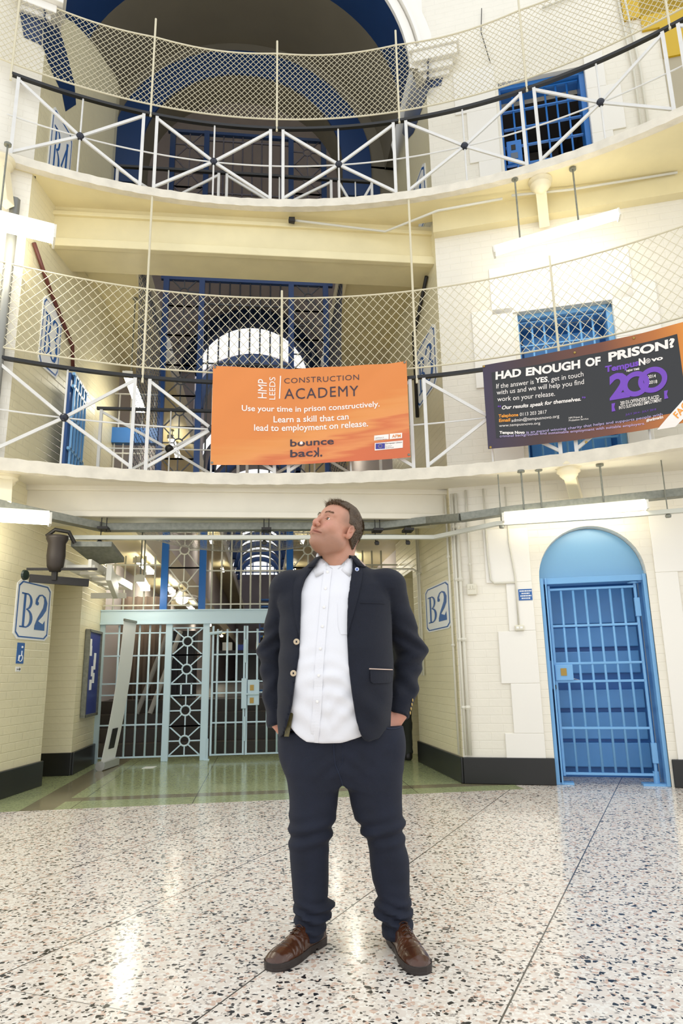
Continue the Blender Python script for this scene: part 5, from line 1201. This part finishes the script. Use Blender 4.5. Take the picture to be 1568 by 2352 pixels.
# clothes ------------------------------------------------------------------
mJkt=mat('navy_wool','#0c1222',rough=.92,sheen=.06,bump=('noise',420,.35),var=.15,vscale=50); mShirt=mat('white_cotton','#e6e6ea',rough=.75,sheen=.1,bump=('noise',300,.1))
mJean=mat('dark_indigo_denim','#0f172b',rough=.8,var=.25,vscale=14,bump=('noise',380,.3)); mBtn=mat('horn_button','#cbb89a',rough=.4); mTrim=mat('pale_piping','#cbb4a6',rough=.7)
SH=[(.775,-.075,-.02,.222,.165),(.85,-.070,-.03,.226,.172),(.95,-.065,-.035,.226,.180),(1.05,-.062,-.035,.225,.182),(1.15,-.060,-.025,.222,.172),(1.28,-.060,-.01,.222,.155),(1.38,-.058,.0,.215,.135),(1.46,-.056,.01,.17,.105),(1.52,-.055,.012,.105,.085),(1.56,-.056,.008,.080,.078)]
h=.0085
f=Field(grid_(-.34,.22,h),grid_(-.26,.20,h),grid_(.74,1.60,h)); X,Y,Z=f.X,f.Y,f.Z
g=f.loft(SH,2.3); wr=.0034*wnoise(X,Y,Z,11,(9,3,16),3)+.0055*np.sin(Z*95+X*14+2*np.sin(X*21))*np.exp(-((Z-1.0)/.13)**2)*np.clip(.5+.5*np.sin(X*17+Z*9),0,1)
wr+=.0048*np.sin((X*.8+Z)*60+1)*np.exp(-((Z-.88)/.08)**2)*(X<-.08)+.0048*np.sin((X*-.9+Z)*70)*np.exp(-((Z-.90)/.09)**2)*(X>-.08)
g=g-wr
hem=np.interp(X,[-.30,-.243,-.218,-.182,-.122,-.042,.029,.1,.16],[.90,.842,.815,.79,.783,.784,.803,.84,.88])
g=np.maximum(g,hem-Z); neck=f.cap((-.060,-.003,1.50),(-.052,.014,1.62),.070,.080); g=np.maximum(g,-neck)
g=np.maximum(g,-(f.cap((-.082,-.130,1.512),(-.072,-.09,1.60),.024,.04)))
XLa=np.interp(Z,[.78,.84,.934,1.032,1.133,1.235,1.391,1.444,1.502,1.6],[-.275,-.262,-.235,-.222,-.206,-.203,-.201,-.187,-.149,-.13]); XRa=np.interp(Z,[.78,.82,.881,.979,1.079,1.206,1.356,1.472,1.547,1.6],[.055,.03,.016,.002,-.008,-.012,-.006,.013,.022,.028])
g=np.maximum(g,Z-(1.528+.22*Y)); g=np.maximum(g,np.where(Z<1.47,np.maximum(XLa-.022-X,X-XRa-.022),-1))
f.F=g.astype(np.float32); v_,f_=f.mesh(); shirt=mkmesh('shirt',v_,f_,mShirt,man,relax=1)
def bvh(o): me=o.data; return BVHTree.FromPolygons([v.co[:] for v in me.vertices],[p.vertices[:] for p in me.polygons])
BS=bvh(shirt)
def proj(B,x,z,off=0,dflt=-.1,dx=0):
    h_=B.ray_cast(Vector((x,-.6,z)),Vector((0,1,0)))
    if h_[0] is None: return Vector((x,dflt-off,z))
    return h_[0]+Vector((0,-off,0))
def cloth_strip(name,B,m,parent,zs_,xl,xr,off=.003,th=.003,nx=6,soft=True):
    rows=[]
    for z in zs_:
        a,b=xl(z),xr(z); rows.append([proj(B,a+(b-a)*i/nx,z,off) for i in range(nx+1)])
    for _ in range(2):
        for i in range(1,len(rows)-1):
            for k in range(nx+1): rows[i][k]=Vector((rows[i][k].x,(rows[i-1][k].y+rows[i+1][k].y+2*rows[i][k].y)/4,rows[i][k].z))
    mb=MB(); mb.slab(rows,lambda v:Vector(v)+Vector((0,th,0))); return mb.build(name,m,parent,smooth=False)
ip=lambda pts:(lambda z:float(np.interp(z,[p[0] for p in sorted(pts)],[p[1] for p in sorted(pts)])))
pc=ip([(.785,-.150),(.90,-.137),(1.0,-.130),(1.10,-.124),(1.2,-.115),(1.3,-.106),(1.4,-.098),(1.485,-.088)])
cloth_strip('placket',BS,mShirt,shirt,np.linspace(.787,1.485,60),lambda z:pc(z)-.017,lambda z:pc(z)+.017,.004,.003,4)
for z in (1.475,1.40,1.32,1.24,1.15,1.045,.945):
    P=proj(BS,pc(z),z,.006); MB().lathe(P,(0,-1,0),[(.0,0),(.0055,.0),(.0062,.0015),(.0045,.0024),(.002,.0018),(0,.0018)],14).build('shirt_button',mat('pearl_button','#f2f0ec',rough=.2),shirt,smooth=True)
cloth_strip('breast_pocket',BS,mShirt,shirt,np.linspace(1.205,1.335,12),lambda z:-.047+.010*max(0,(1.235-z)/.03),lambda z:.018,.0025,.002,4)
# shirt collar
def collar(side):
    rows=[]
    for i in range(15):
        t_=i/14; a=R_(-90+side*(8+ t_*172)); r0=.080; cx,cy=-.056,.006
        tip=max(0,1-t_/.35)
        base=np.array((cx+(r0+.002)*cos(a),cy+(r0+.004)*sin(a)-.012*tip,1.503+.052*min(1,t_*2.2)-.016*tip))
        fold=np.array((cx+(r0-.002)*cos(a),cy+(r0)*sin(a)-.004*tip,1.530+.055*min(1,t_*1.9)-.034*tip))
        o=np.array((cos(a),sin(a),0)); L_=.040+.004*tip
        end=fold+o*(.012+.008*tip)+np.array((side*.058*tip-.012*tip,-.004*tip,-L_))
        rows.append([fold*.15+base*.85,fold,fold*.6+end*.4+o*.003,end])
    return rows
for s in (1,-1):
    rows=[[Vector(q) for q in r_] for r_ in collar(s)]; mb=MB(); mb.slab(rows,lambda v:Vector(v)+(Vector((-.058,.005,v[2]))-Vector(v)).normalized()*.0028); mb.build('shirt_collar',mShirt,shirt,smooth=True)
# jacket
xL=ip([(1.60,-.13),(1.502,-.149),(1.444,-.187),(1.391,-.201),(1.235,-.203),(1.133,-.206),(1.032,-.222),(.934,-.235),(.84,-.262),(.78,-.275)])
xR=ip([(1.60,.028),(1.547,.022),(1.472,.013),(1.356,-.006),(1.206,-.012),(1.079,-.008),(.979,.002),(.881,.016),(.82,.030),(.78,.055)])
JK=[(.77,-.073,-.030,.228,.190),(.85,-.072,-.038,.234,.197),(.95,-.066,-.038,.240,.201),(1.05,-.060,-.028,.243,.200),(1.15,-.060,-.020,.243,.192),(1.25,-.062,-.008,.248,.178),(1.35,-.062,.0,.255,.158),(1.42,-.060,.008,.250,.135),(1.47,-.056,.014,.205,.112),(1.51,-.054,.018,.14,.098),(1.55,-.054,.018,.095,.090),(1.575,-.054,.018,.080,.082)]
h=.0072
f=Field(grid_(-.44,.375,h),grid_(-.27,.235,h),grid_(.74,1.62,h)); X,Y,Z=f.X,f.Y,f.Z
body_=f.loft(JK,2.25)
fold=lambda c,w,amp,ang,fr,ph=0: amp*np.sin(((Z-c[1])*cos(ang)+(X-c[0])*sin(ang))*fr+ph)*np.exp(-(((X-c[0])/w[0])**2+((Z-c[1])/w[1])**2))
wj=.0032*wnoise(X,Y,Z,21,(10,5,9),3)+fold((.08,1.02),(.10,.16),.004,-.6,45,1)+fold((-.25,.95),(.05,.14),.005,.5,55)+fold((.06,.90),(.07,.09),.006,.7,60)+fold((-.27,1.2),(.05,.15),.004,.2,50)
body_=body_-wj
hemj=np.interp(X,[-.40,-.31,-.29,-.275,-.25,.02,.030,.045,.064,.109,.131,.2],[.80,.80,.803,.815,.86,.86,.825,.797,.788,.798,.822,.83])
hemj=np.where(Y>.0,.80,hemj); body_=np.maximum(body_,hemj-Z)
body_=smin(body_,f.ell((-.262,.012,1.432),(.075,.078,.052)),.03); body_=smin(body_,f.ell((.168,.012,1.436),(.078,.078,.052)),.03)
# sleeves with elbow creases
def sleeve(P,s,seed):
    sh,el,wr=P; g=smin(f.cap(sh,el,.078,.062,.95),f.cap(el,wr,.064,.050,.95),.03)
    t_=(Z-wr[2])/(sh[2]-wr[2])
    g=g-.0032*wnoise(X,Y,Z,seed,(20,10,24),3)
    for k,(zc_,am_,an,fr) in enumerate(((el[2]+.05,.0080,.6*s,105),(el[2]-.03,.0075,-.35*s,95),(el[2]-.13,.0055,.9*s,85),(wr[2]+.10,.005,-.8*s,90),(sh[2]-.10,.003,.3*s,60))):
        g=g-am_*np.sin(((Z-zc_)*cos(an)+(X-el[0])*sin(an))*fr+k)*np.exp(-((Z-zc_)/.055)**2)
    d=np.array(wr)-np.array(el); d/=np.linalg.norm(d); pl=(X-wr[0])*d[0]+(Y-wr[1])*d[1]+(Z-wr[2])*d[2]
    return np.maximum(g,pl)
SLl=sleeve(((-.262,.012,1.418),(-.336,.075,1.145),(-.305,-.0,.838)),-1,31); SLr=sleeve(((.168,.012,1.422),(.270,.085,1.135),(.197,-.01,.872)),1,32)
arm=np.minimum(SLl,SLr)
up=np.clip((Z-1.30)/.10,0,1); g=np.where(Z>1.30,smin(body_,arm,.004+.03*up),np.minimum(body_,arm)) if 0 else smin(body_,arm,.006+.028*up)
seam=np.minimum(np.abs(body_-arm),1); g=g+.004*np.exp(-(seam/.008)**2)*(Z<1.40)
# front opening down to the shirt
xl=np.interp(Z,*zip(*sorted([(z,xL(z)) for z in np.linspace(.76,1.62,60)]))); xr=np.interp(Z,*zip(*sorted([(z,xR(z)) for z in np.linspace(.76,1.62,60)])))
opening=np.maximum(np.maximum(xl-X,X-xr),Y+.02); g=smax(g,-opening,.004)
neck=f.cap((-.060,.0,1.44),(-.050,.012,1.65),.083,.088); g=smax(g,-neck,.004)
inner=f.loft([(z,cx,cy,rx-.001,ry-.004) for z,cx,cy,rx,ry in SH],2.3)
f.F=g.astype(np.float32); v_,f_=f.mesh(); jk=mkmesh('jacket',v_,f_,mJkt,man,relax=1); BJ=bvh(jk)
# lapels and collar
lw=ip([(1.535,-.142),(1.50,-.205),(1.47,-.222),(1.44,-.232),(1.40,-.236),(1.34,-.235),(1.27,-.225),(1.20,-.208),(1.19,-.204)])
cloth_strip('lapel',BJ,mJkt,jk,np.linspace(1.195,1.515,46),lambda z:lw(z),lambda z:xL(z)+.003,.006,.005,6)
rw=ip([(1.555,.030),(1.525,.058),(1.505,.075),(1.495,.058),(1.47,.062),(1.43,.055),(1.36,.038),(1.29,.018),(1.22,-.004),(1.19,-.010)])
cloth_strip('lapel',BJ,mJkt,jk,np.linspace(1.195,1.548,50),lambda z:xR(z)-.003,lambda z:rw(z),.006,.005,6)
mb=MB(); pts=[proj(BJ,x,z,.012) for x,z in ((.052,1.532),(.062,1.520),(.075,1.506))]; mb.path(pts,.0032,6); o=mb.build('collar_piping',mTrim,jk); o['label']='pale piping at the collar notch'
rows=[]
for i in range(25):   # jacket collar round the neck
    a=R_(-60+300*i/24-0); a=R_(-48+276*i/24); r1=.098; c=Vector((-.054,.014,0)); d=Vector((cos(a),sin(a),0)); back=max(0,sin(a)); e=min(1,i/3,(24-i)/3)
    rows.append([c+d*(r1-.012)+Vector((0,0,1.535+.030*back)),c+d*(r1-.006)+Vector((0,0,1.553+.034*back)),c+d*(r1+.014)+Vector((0,0,1.535+.026*back)),c+d*(r1+.036+.01*(1-back))+Vector((0,0,1.500+.014*back))])
mb=MB(); mb.slab(rows,lambda v:Vector(v)+(Vector((-.054,.014,v[2]))-Vector(v)).normalized()*.004); mb.build('jacket_collar',mJkt,jk,smooth=True)
P=proj(BJ,.037,1.485,.009); o=MB().lathe(P,(0.05,-1,.1),[(0,0),(.0085,0),(.009,.0015),(.0075,.0022),(0,.0026)],18).build('lapel_pin',mat('pin_white','#c9d2e6',rough=.2),jk,smooth=True); MB().lathe(P+Vector((0,-.0026,.0)),(0.05,-1,.1),[(0,0),(.005,0),(.005,.0006),(0,.0008)],12).build('pin_emblem',mat('pin_blue','#4a66b0'),o)
cloth_strip('pocket_flap',BJ,mJkt,jk,np.linspace(1.010,1.062,12),lambda z:.078+.012*max(0,(1.022-z)/.012)**2,lambda z:.172-.012*max(0,(1.022-z)/.012)**2,.007,.006,8)
mb=MB(); mb.path([proj(BJ,x,1.064-.05*(x-.075)+.003,.010) for x in np.linspace(.074,.174,12)],.0022,6); o=mb.build('pocket_piping',mTrim,jk); o['label']='pale piping along the pocket'
mb=MB(); mb.path([proj(BJ,x,1.335-.0*(x-.02),.0015) for x in np.linspace(.045,.150,12)],.0016,6); mb.build('breast_pocket_edge',mJkt,jk)
for z,x in ((1.180,-.218),(1.055,-.230)):
    P=proj(BJ,x,z,.006); o=MB().lathe(P,(0,-1,0),[(0,0),(.0115,0),(.0125,.002),(.0105,.0038),(.008,.0026),(.006,.0026),(.0045,.0034),(0,.0034)],20).build('jacket_button',mBtn,jk,smooth=True)
    MB().ob(P+Vector((0,-.0036,0)),((1,0,0),(0,1,0),(0,0,1)),(.0028,.0008,.004)).build('button_thread',mJkt,o)
cl=MB(); cl.slab([[proj(BJ,-.262+.006*i-.0,.875-.05*j,-.004) if 0 else Vector((-.252+.010*i-.006*j,-.150-.004*i,.900-.030*j)) for i in range(3)] for j in range(4)],lambda v:Vector(v)+Vector((0,.003,0))); cl.build('jacket_lining',mat('patterned_lining','#5e552c',rough=.5,var=.6,vscale=120),jk)
for i in range(4):   # cuff buttons
    z=.885+.017*i; x=.243+.004*i; hh=BJ.ray_cast(Vector((x+.35,-.045,z)),Vector((-1,.06,0))); P=hh[0] if hh[0] else Vector((x,-.03,z))
    MB().lathe(P+Vector((.001,-.001,0)),(1,-.45,0),[(0,0),(.0065,0),(.0072,.0016),(.005,.0026),(0,.0022)],12).build('cuff_button',mat('gold_button','#b99a55',rough=.35,metal=.4),jk,smooth=True)
# jeans
h=.0078
f=Field(grid_(-.36,.30,h),grid_(-.20,.20,h),grid_(.02,.90,h)); X,Y,Z=f.X,f.Y,f.Z
tabL=[(.03,-.237,-.122),(.05,-.237,-.122),(.093,-.238,-.111),(.125,-.243,-.094),(.152,-.243,-.080),(.173,-.245,-.108),(.243,-.251,-.103),(.345,-.258,-.101),(.374,-.260,-.099),(.397,-.264,-.095),(.43,-.257,-.086),(.46,-.265,-.078),(.52,-.262,-.064),(.56,-.262,-.055),(.62,-.270,-.035),(.70,-.282,-.03),(.90,-.30,-.03)]
tabR=[(.03,.102,.231),(.045,.102,.231),(.085,.113,.226),(.10,.100,.229),(.125,.074,.226),(.150,.080,.228),(.175,.094,.221),(.24,.073,.222),(.314,.064,.223),(.37,.060,.212),(.40,.045,.207),(.43,.030,.207),(.46,.018,.212),(.50,-.004,.202),(.56,-.016,.202),(.60,-.026,.204),(.70,-.03,.206),(.90,-.03,.208)]
def leg(tab,ph):
    dy={.03:.085,.1:.078,.25:.078,.40:.088,.55:.10,.75:.13,.9:.14}
    rows=[(z,(a+b)/2,float(np.interp(z,[.03,.12,.25,.42,.6,.9],[.018,.012,.015,-.012,-.008,0])),(b-a)/2,float(np.interp(z,list(dy),list(dy.values())))) for z,a,b in tab]
    g=f.loft(rows,2.15)
    low=np.exp(-((Z-.115)/.055)**2); kn=np.exp(-((Z-.43)/.055)**2); 
    g=g-.0110*low*np.sin(Z*150+X*26+ph+1.2*np.sin(X*30+ph))*.8-.0085*kn*np.sin(Z*105-X*22+ph)-.0034*wnoise(X,Y,Z,40+int(ph),(16,9,14),3)-.004*low*np.sin(Z*310-X*40+ph)
    return g
g=smin(leg(tabL,0),leg(tabR,2),.012)
hip=f.loft([(.60,-.035,0,.17,.11),(.66,-.036,0,.235,.135),(.75,-.040,0,.246,.148),(.84,-.046,0,.250,.152),(.88,-.048,0,.246,.150)],2.3)
g=smin(g,hip,.03)
g=g-.0035*np.exp(-((Z-.69)/.06)**2)*np.sin(((X+.04)*np.sign(X+.04)*.9+Z)*85)*np.clip((.16-np.abs(X+.04))/.1,0,1)
g=smax(g,-(f.ell((-.040,-.0,.55),(.016,.2,.075))),.02); g=smin(g,f.ell((-.256,0,.76),(.048,.075,.09)),.03); g=smin(g,f.ell((.168,-.02,.76),(.05,.09,.08)),.03)
g=np.maximum(g,Z-np.where(X>.10,.836,np.where(X<-.22,.822,.9)))
f.F=np.maximum(g,.036-Z).astype(np.float32); v_,f_=f.mesh(); jn=mkmesh('jeans',v_,f_,mJean,man,relax=1); BJn=bvh(jn)
mSt=mat('denim_seam','#1a2338',rough=.8)
mb=MB(); mb.path([proj(BJn,x,z,.001) for x,z in [(-.072,.80),(-.072,.74),(-.068,.70),(-.055,.668),(-.045,.64),(-.040,.618)]],.0022,6); mb.build('fly_seam',mSt,jn)
mb=MB(); mb.path([proj(BJn,x,z,.0005) for x,z in [(-.072,.665),(-.055,.672),(-.040,.70),(-.036,.76),(-.036,.80)]],.0012,5); mb.build('fly_stitching',mSt,jn)
for x0,sgn in ((-.285,1),(.205,-1)): mb=MB(); mb.path([proj(BJn,x0+sgn*.065*t_,.834-.004*sin(t_*3)-.018*(1-t_)**2*0,.002) for t_ in np.linspace(0,1,8)],.0028,6); mb.build('pocket_edge',mSt,jn)
# shoes ------------------------------------------------------------------
mLea=mat('tan_brown_leather','#4c2a17',rough=.24,coat=.2,var=.35,vscale=22,bump=('noise',60,.12)); mSole=mat('dark_sole','#2c2320',rough=.5); mLace=mat('brown_lace','#3d2416',rough=.7)
def shoe(heel,toe,lab):
    heel=Vector((heel[0],heel[1],0)); toe=Vector((toe[0],toe[1],0)); d=(toe-heel).normalized(); Lh=(toe-heel).length; sd=Vector((-d.y,d.x,0))
    def xf(v): v=np.asarray(v); return np.array(heel)+np.outer(v[:,1],np.array(d))+np.outer(v[:,0],np.array(sd))+np.outer(v[:,2],(0,0,1))
    T=lambda x,y,z: heel+d*y+sd*x+Vector((0,0,z))
    S=MB(); n=44
    def outl(y,gr=0):   # half widths along the sole
        t_=np.clip(y/Lh,0,1); w=np.interp(t_,[0,.02,.08,.2,.42,.62,.72,.85,.93,.975,1],[.006,.020,.034,.037,.036,.050,.053,.050,.042,.029,.012]); return w+gr
    ts=np.concatenate([[0,.004,.012,.03],np.linspace(.05,.95,26),[.97,.985,.996,1]])*Lh
    def ringpts(z,gr,y0=0,y1=1): 
        t2=[t for t in ts if y0*Lh<=t<=y1*Lh]; return [T(outl(t,gr),t,z) for t in t2]+[T(-outl(t,gr),t,z) for t in t2[::-1]]
    for z0,z1,gr,y0,y1 in ((.010,.026,.003,0,1),(0,.011,.002,.30,1),(0,.013,.002,0,.27)): P=ringpts(z0,gr,y0,y1); S.prism(P,(0,0,z1-z0))
    f=Field(grid_(-.07,.07,.003),grid_(-.02,Lh+.02,.003),grid_(.018,.14,.003)); X,Y,Z=f.X,f.Y,f.Z
    t_=np.clip(Y/Lh,0,1); W=np.interp(t_,[0,.02,.08,.2,.42,.62,.72,.85,.93,.975,1],[.005,.020,.034,.037,.037,.050,.053,.050,.042,.029,.012])
    H=np.interp(t_,[0,.05,.15,.3,.42,.55,.68,.80,.90,.97,1],[.075,.088,.095,.108,.100,.080,.064,.060,.052,.038,.020])
    q=(np.abs(X)/np.maximum(W,1e-3))**2.4+(np.maximum(Z-.018,0)/np.maximum(H-.016,1e-3))**2.3; g=(q**(1/2.35)-1)*np.minimum(W,H)*.8
    g=np.maximum(g,np.maximum(-Y,Y-Lh)); top=f.cap((0,.065,.10),(0,.075,.2),.030); g=smax(g,-top,.004)
    g=g+.0016*np.exp(-((Y-.74*Lh+.0*X)/.0035)**2)+.0012*np.exp(-((Y-.60*Lh-.8*np.abs(X))/.004)**2)-.0012*np.sin(Y*260)*np.exp(-((Y-.60*Lh)/.02)**2)
    f.F=g.astype(np.float32); v_,f_=f.mesh()
    u=mkmesh('shoe',xf(v_)*1.0,np.asarray(f_)[:,::-1],mLea,man,relax=1); u['label']=lab
    o=S.build('sole',mSole,man,bevel=.002); o.parent=u
    B=bvh(u)
    def top_(x,y,off=.002):
        p=T(x,y,.3); h_=B.ray_cast(p,Vector((0,0,-1))); return (h_[0] if h_[0] else T(x,y,.08))+Vector((0,0,off))
    # facing quarters (open lacing) and laces
    for s in (1,-1):
        rows=[]
        for i in range(9):
            y=Lh*(.33+.25*i/8); a=.006+.002*(i/8); b=a+.030-.010*(i/8)**2-.012*(i==8); rows.append([top_(s*(a+(b-a)*k/4),y,.003) for k in range(5)])
        mb=MB(); mb.slab(rows,lambda v:Vector(v)-Vector((0,0,.003))); o=mb.build('eyelet_facing',mLea,man); o.parent=u
    for i in range(5):
        y=Lh*(.36+.05*i); mb=MB(); mb.path([top_(x,y+abs(x)*.25,.007) for x in np.linspace(-.018,.018,7)],.0022,6); o=mb.build('lace',mLace,man); o.parent=u
    mb=MB()
    for s in (1,-1): c=top_(0,Lh*.36,.011); mb.path([c,c+sd*s*.018+Vector((0,0,.004))-d*.004,c+sd*s*.030-Vector((0,0,.006))+d*.006,c+sd*s*.018-Vector((0,0,.004))+d*.012,c],.002,6)
    o=mb.build('lace_bow',mLace,man); o.parent=u
    # welt stitching ridge
    mb=MB(); mb.path(ringpts(.027,.0015),.0018,5,closed=True); o=mb.build('welt',mSole,man); o.parent=u
    return u
shoe((-.128,.075),(-.318,-.205),'brown brogue pointing to the left of the picture'); shoe((.150,.085),(.236,-.262),'brown brogue pointing towards the viewer')
for o in list(man.children):
    pass
# ---------------------------------------------------------------- other people seen in the wing
def bystander(loc,rot,label,top_c,leg_c,pose=0,group=None):
    e=bpy.data.objects.new('person',None); COL.objects.link(e); e.location=loc; e.rotation_euler=(0,0,rot); WLOC[e.name]=Vector((0,0,0)); tag(e,label,'person',group)
    h=.014; f=Field(grid_(-.34,.34,h),grid_(-.22,.22,h),grid_(0,1.82,h)); sk=mat('skin_plain','#b98568',rough=.5)
    ax=.26+.03*pose
    def arms(f,r0,r1,end): 
        for s in (1,-1): f.u(f.cap((s*.20,0,1.42),(s*ax,.03,1.14),r0,r0*.85),.02); f.u(f.cap((s*ax,.03,1.14),(s*(ax-.01),-.05,end),r0*.85,r1),.02)
    f.F=f.ell((0,-.01,1.67),(.075,.095,.115)).astype(np.float32); f.u(f.ell((0,-.06,1.61),(.045,.04,.05)),.02); f.u(f.ell((0,-.11,1.655),(.014,.018,.022)),.01); f.u(f.cap((0,0,1.45),(0,0,1.60),.058,.055),.02)
    for s in (1,-1): f.u(f.ell((s*.078,0,1.66),(.012,.02,.03)),.005)
    f.u(f.loft([(.85,0,0,.15,.10),(1.15,0,0,.15,.10),(1.45,0,0,.15,.09)]),.03); arms(f,.045,.028,.88)
    for s in (1,-1):
        f.u(f.ell((s*(ax-.01),-.055,.83),(.022,.04,.05)),.01)
        for k in range(4): f.u(f.cap((s*(ax-.01),-.085+.02*k,.80),(s*(ax-.02),-.08+.02*k,.73+.008*abs(k-1)),.010,.008),.003)
        f.u(f.cap((s*(ax-.02),-.09,.84),(s*(ax-.04),-.11,.79),.011,.009),.005)
        f.u(f.cap((s*.09,0,.9),(s*.11,0,.08),.07,.04),.02)
    v,q=f.mesh(); mkmesh('body',v,q,sk,e)
    f=Field(grid_(-.1,.1,.01),grid_(-.11,.12,.01),grid_(1.58,1.82,.01)); f.F=np.maximum(f.ell((0,.0,1.68),(.083,.102,.118)),1.70-.9*(f.Y+.05)-f.Z).astype(np.float32); v,q=f.mesh(); mkmesh('hair',v,q,mHair,e)
    f=Field(grid_(-.36,.36,h),grid_(-.2,.2,h),grid_(.78,1.52,h)); f.F=f.loft([(.82,0,0,.19,.13),(1.1,0,0,.185,.13),(1.38,0,0,.20,.115),(1.46,0,0,.12,.09),(1.5,0,0,.08,.08)]).astype(np.float32); arms(f,.058,.045,.93); f.F=(f.F-.004*wnoise(f.X,f.Y,f.Z,3,(12,6,14))).astype(np.float32)
    v,q=f.mesh(); mkmesh('jacket',v,q,mat('coat'+top_c[1:],top_c,rough=.85),e)
    f=Field(grid_(-.26,.26,h),grid_(-.16,.18,h),grid_(.03,.95,h)); f.F=f.loft([(.72,0,0,.175,.12),(.92,0,0,.17,.12)]).astype(np.float32)
    for s in (1,-1): f.u(f.cap((s*.09,0,.84),(s*.115,0,.10),.092,.070),.02)
    f.F=(f.F-.006*wnoise(f.X,f.Y,f.Z,6,(14,8,22))).astype(np.float32); v,q=f.mesh(); mkmesh('trousers',v,q,mat('trs'+leg_c[1:],leg_c,rough=.85),e)
    for s in (1,-1):
        f=Field(grid_(-.07,.07,.008),grid_(-.22,.10,.008),grid_(-.005,.14,.008)); f.F=f.ell((0,-.09,.03),(.05,.12,.055)).astype(np.float32); f.u(f.cap((0,.02,.04),(0,.02,.13),.05,.048),.02); f.F=np.maximum(f.F,-f.Z).astype(np.float32); v,q=f.mesh(); v[:,0]+=s*.118; mkmesh('boot',v,q,mat('black_boot','#23211f',rough=.4),e)
    return e
p=onZ(938,1748,0)
bystander((p.x-.10,p.y+.06,0),R_(200),'person in dark trousers and boots mostly hidden behind the blazered man, near the right wall','#2a2c2a','#33362f',0)
bg=MB(); bg.lathe((p.x-.17,p.y-.16,.25),(0,0,1),[(0,0),(.05,.0),(.06,.06),(.065,.25),(.05,.42),(.02,.5),(0,.5)],14); tag(bg.build('plastic_bag',mat('white_plastic','#dcdcd6',rough=.3),smooth=True),'white carrier bag held low beside the dark trousers at right','bag')
bystander((.42,22,zf),R_(10),'distant person in dark top standing far behind the gate leaf','#1d1d20','#23242a',.3)
bystander((.95,24,zf),R_(60),'distant person in white shirt far behind the gate near the lock box','#cfd2da','#24262c',0)
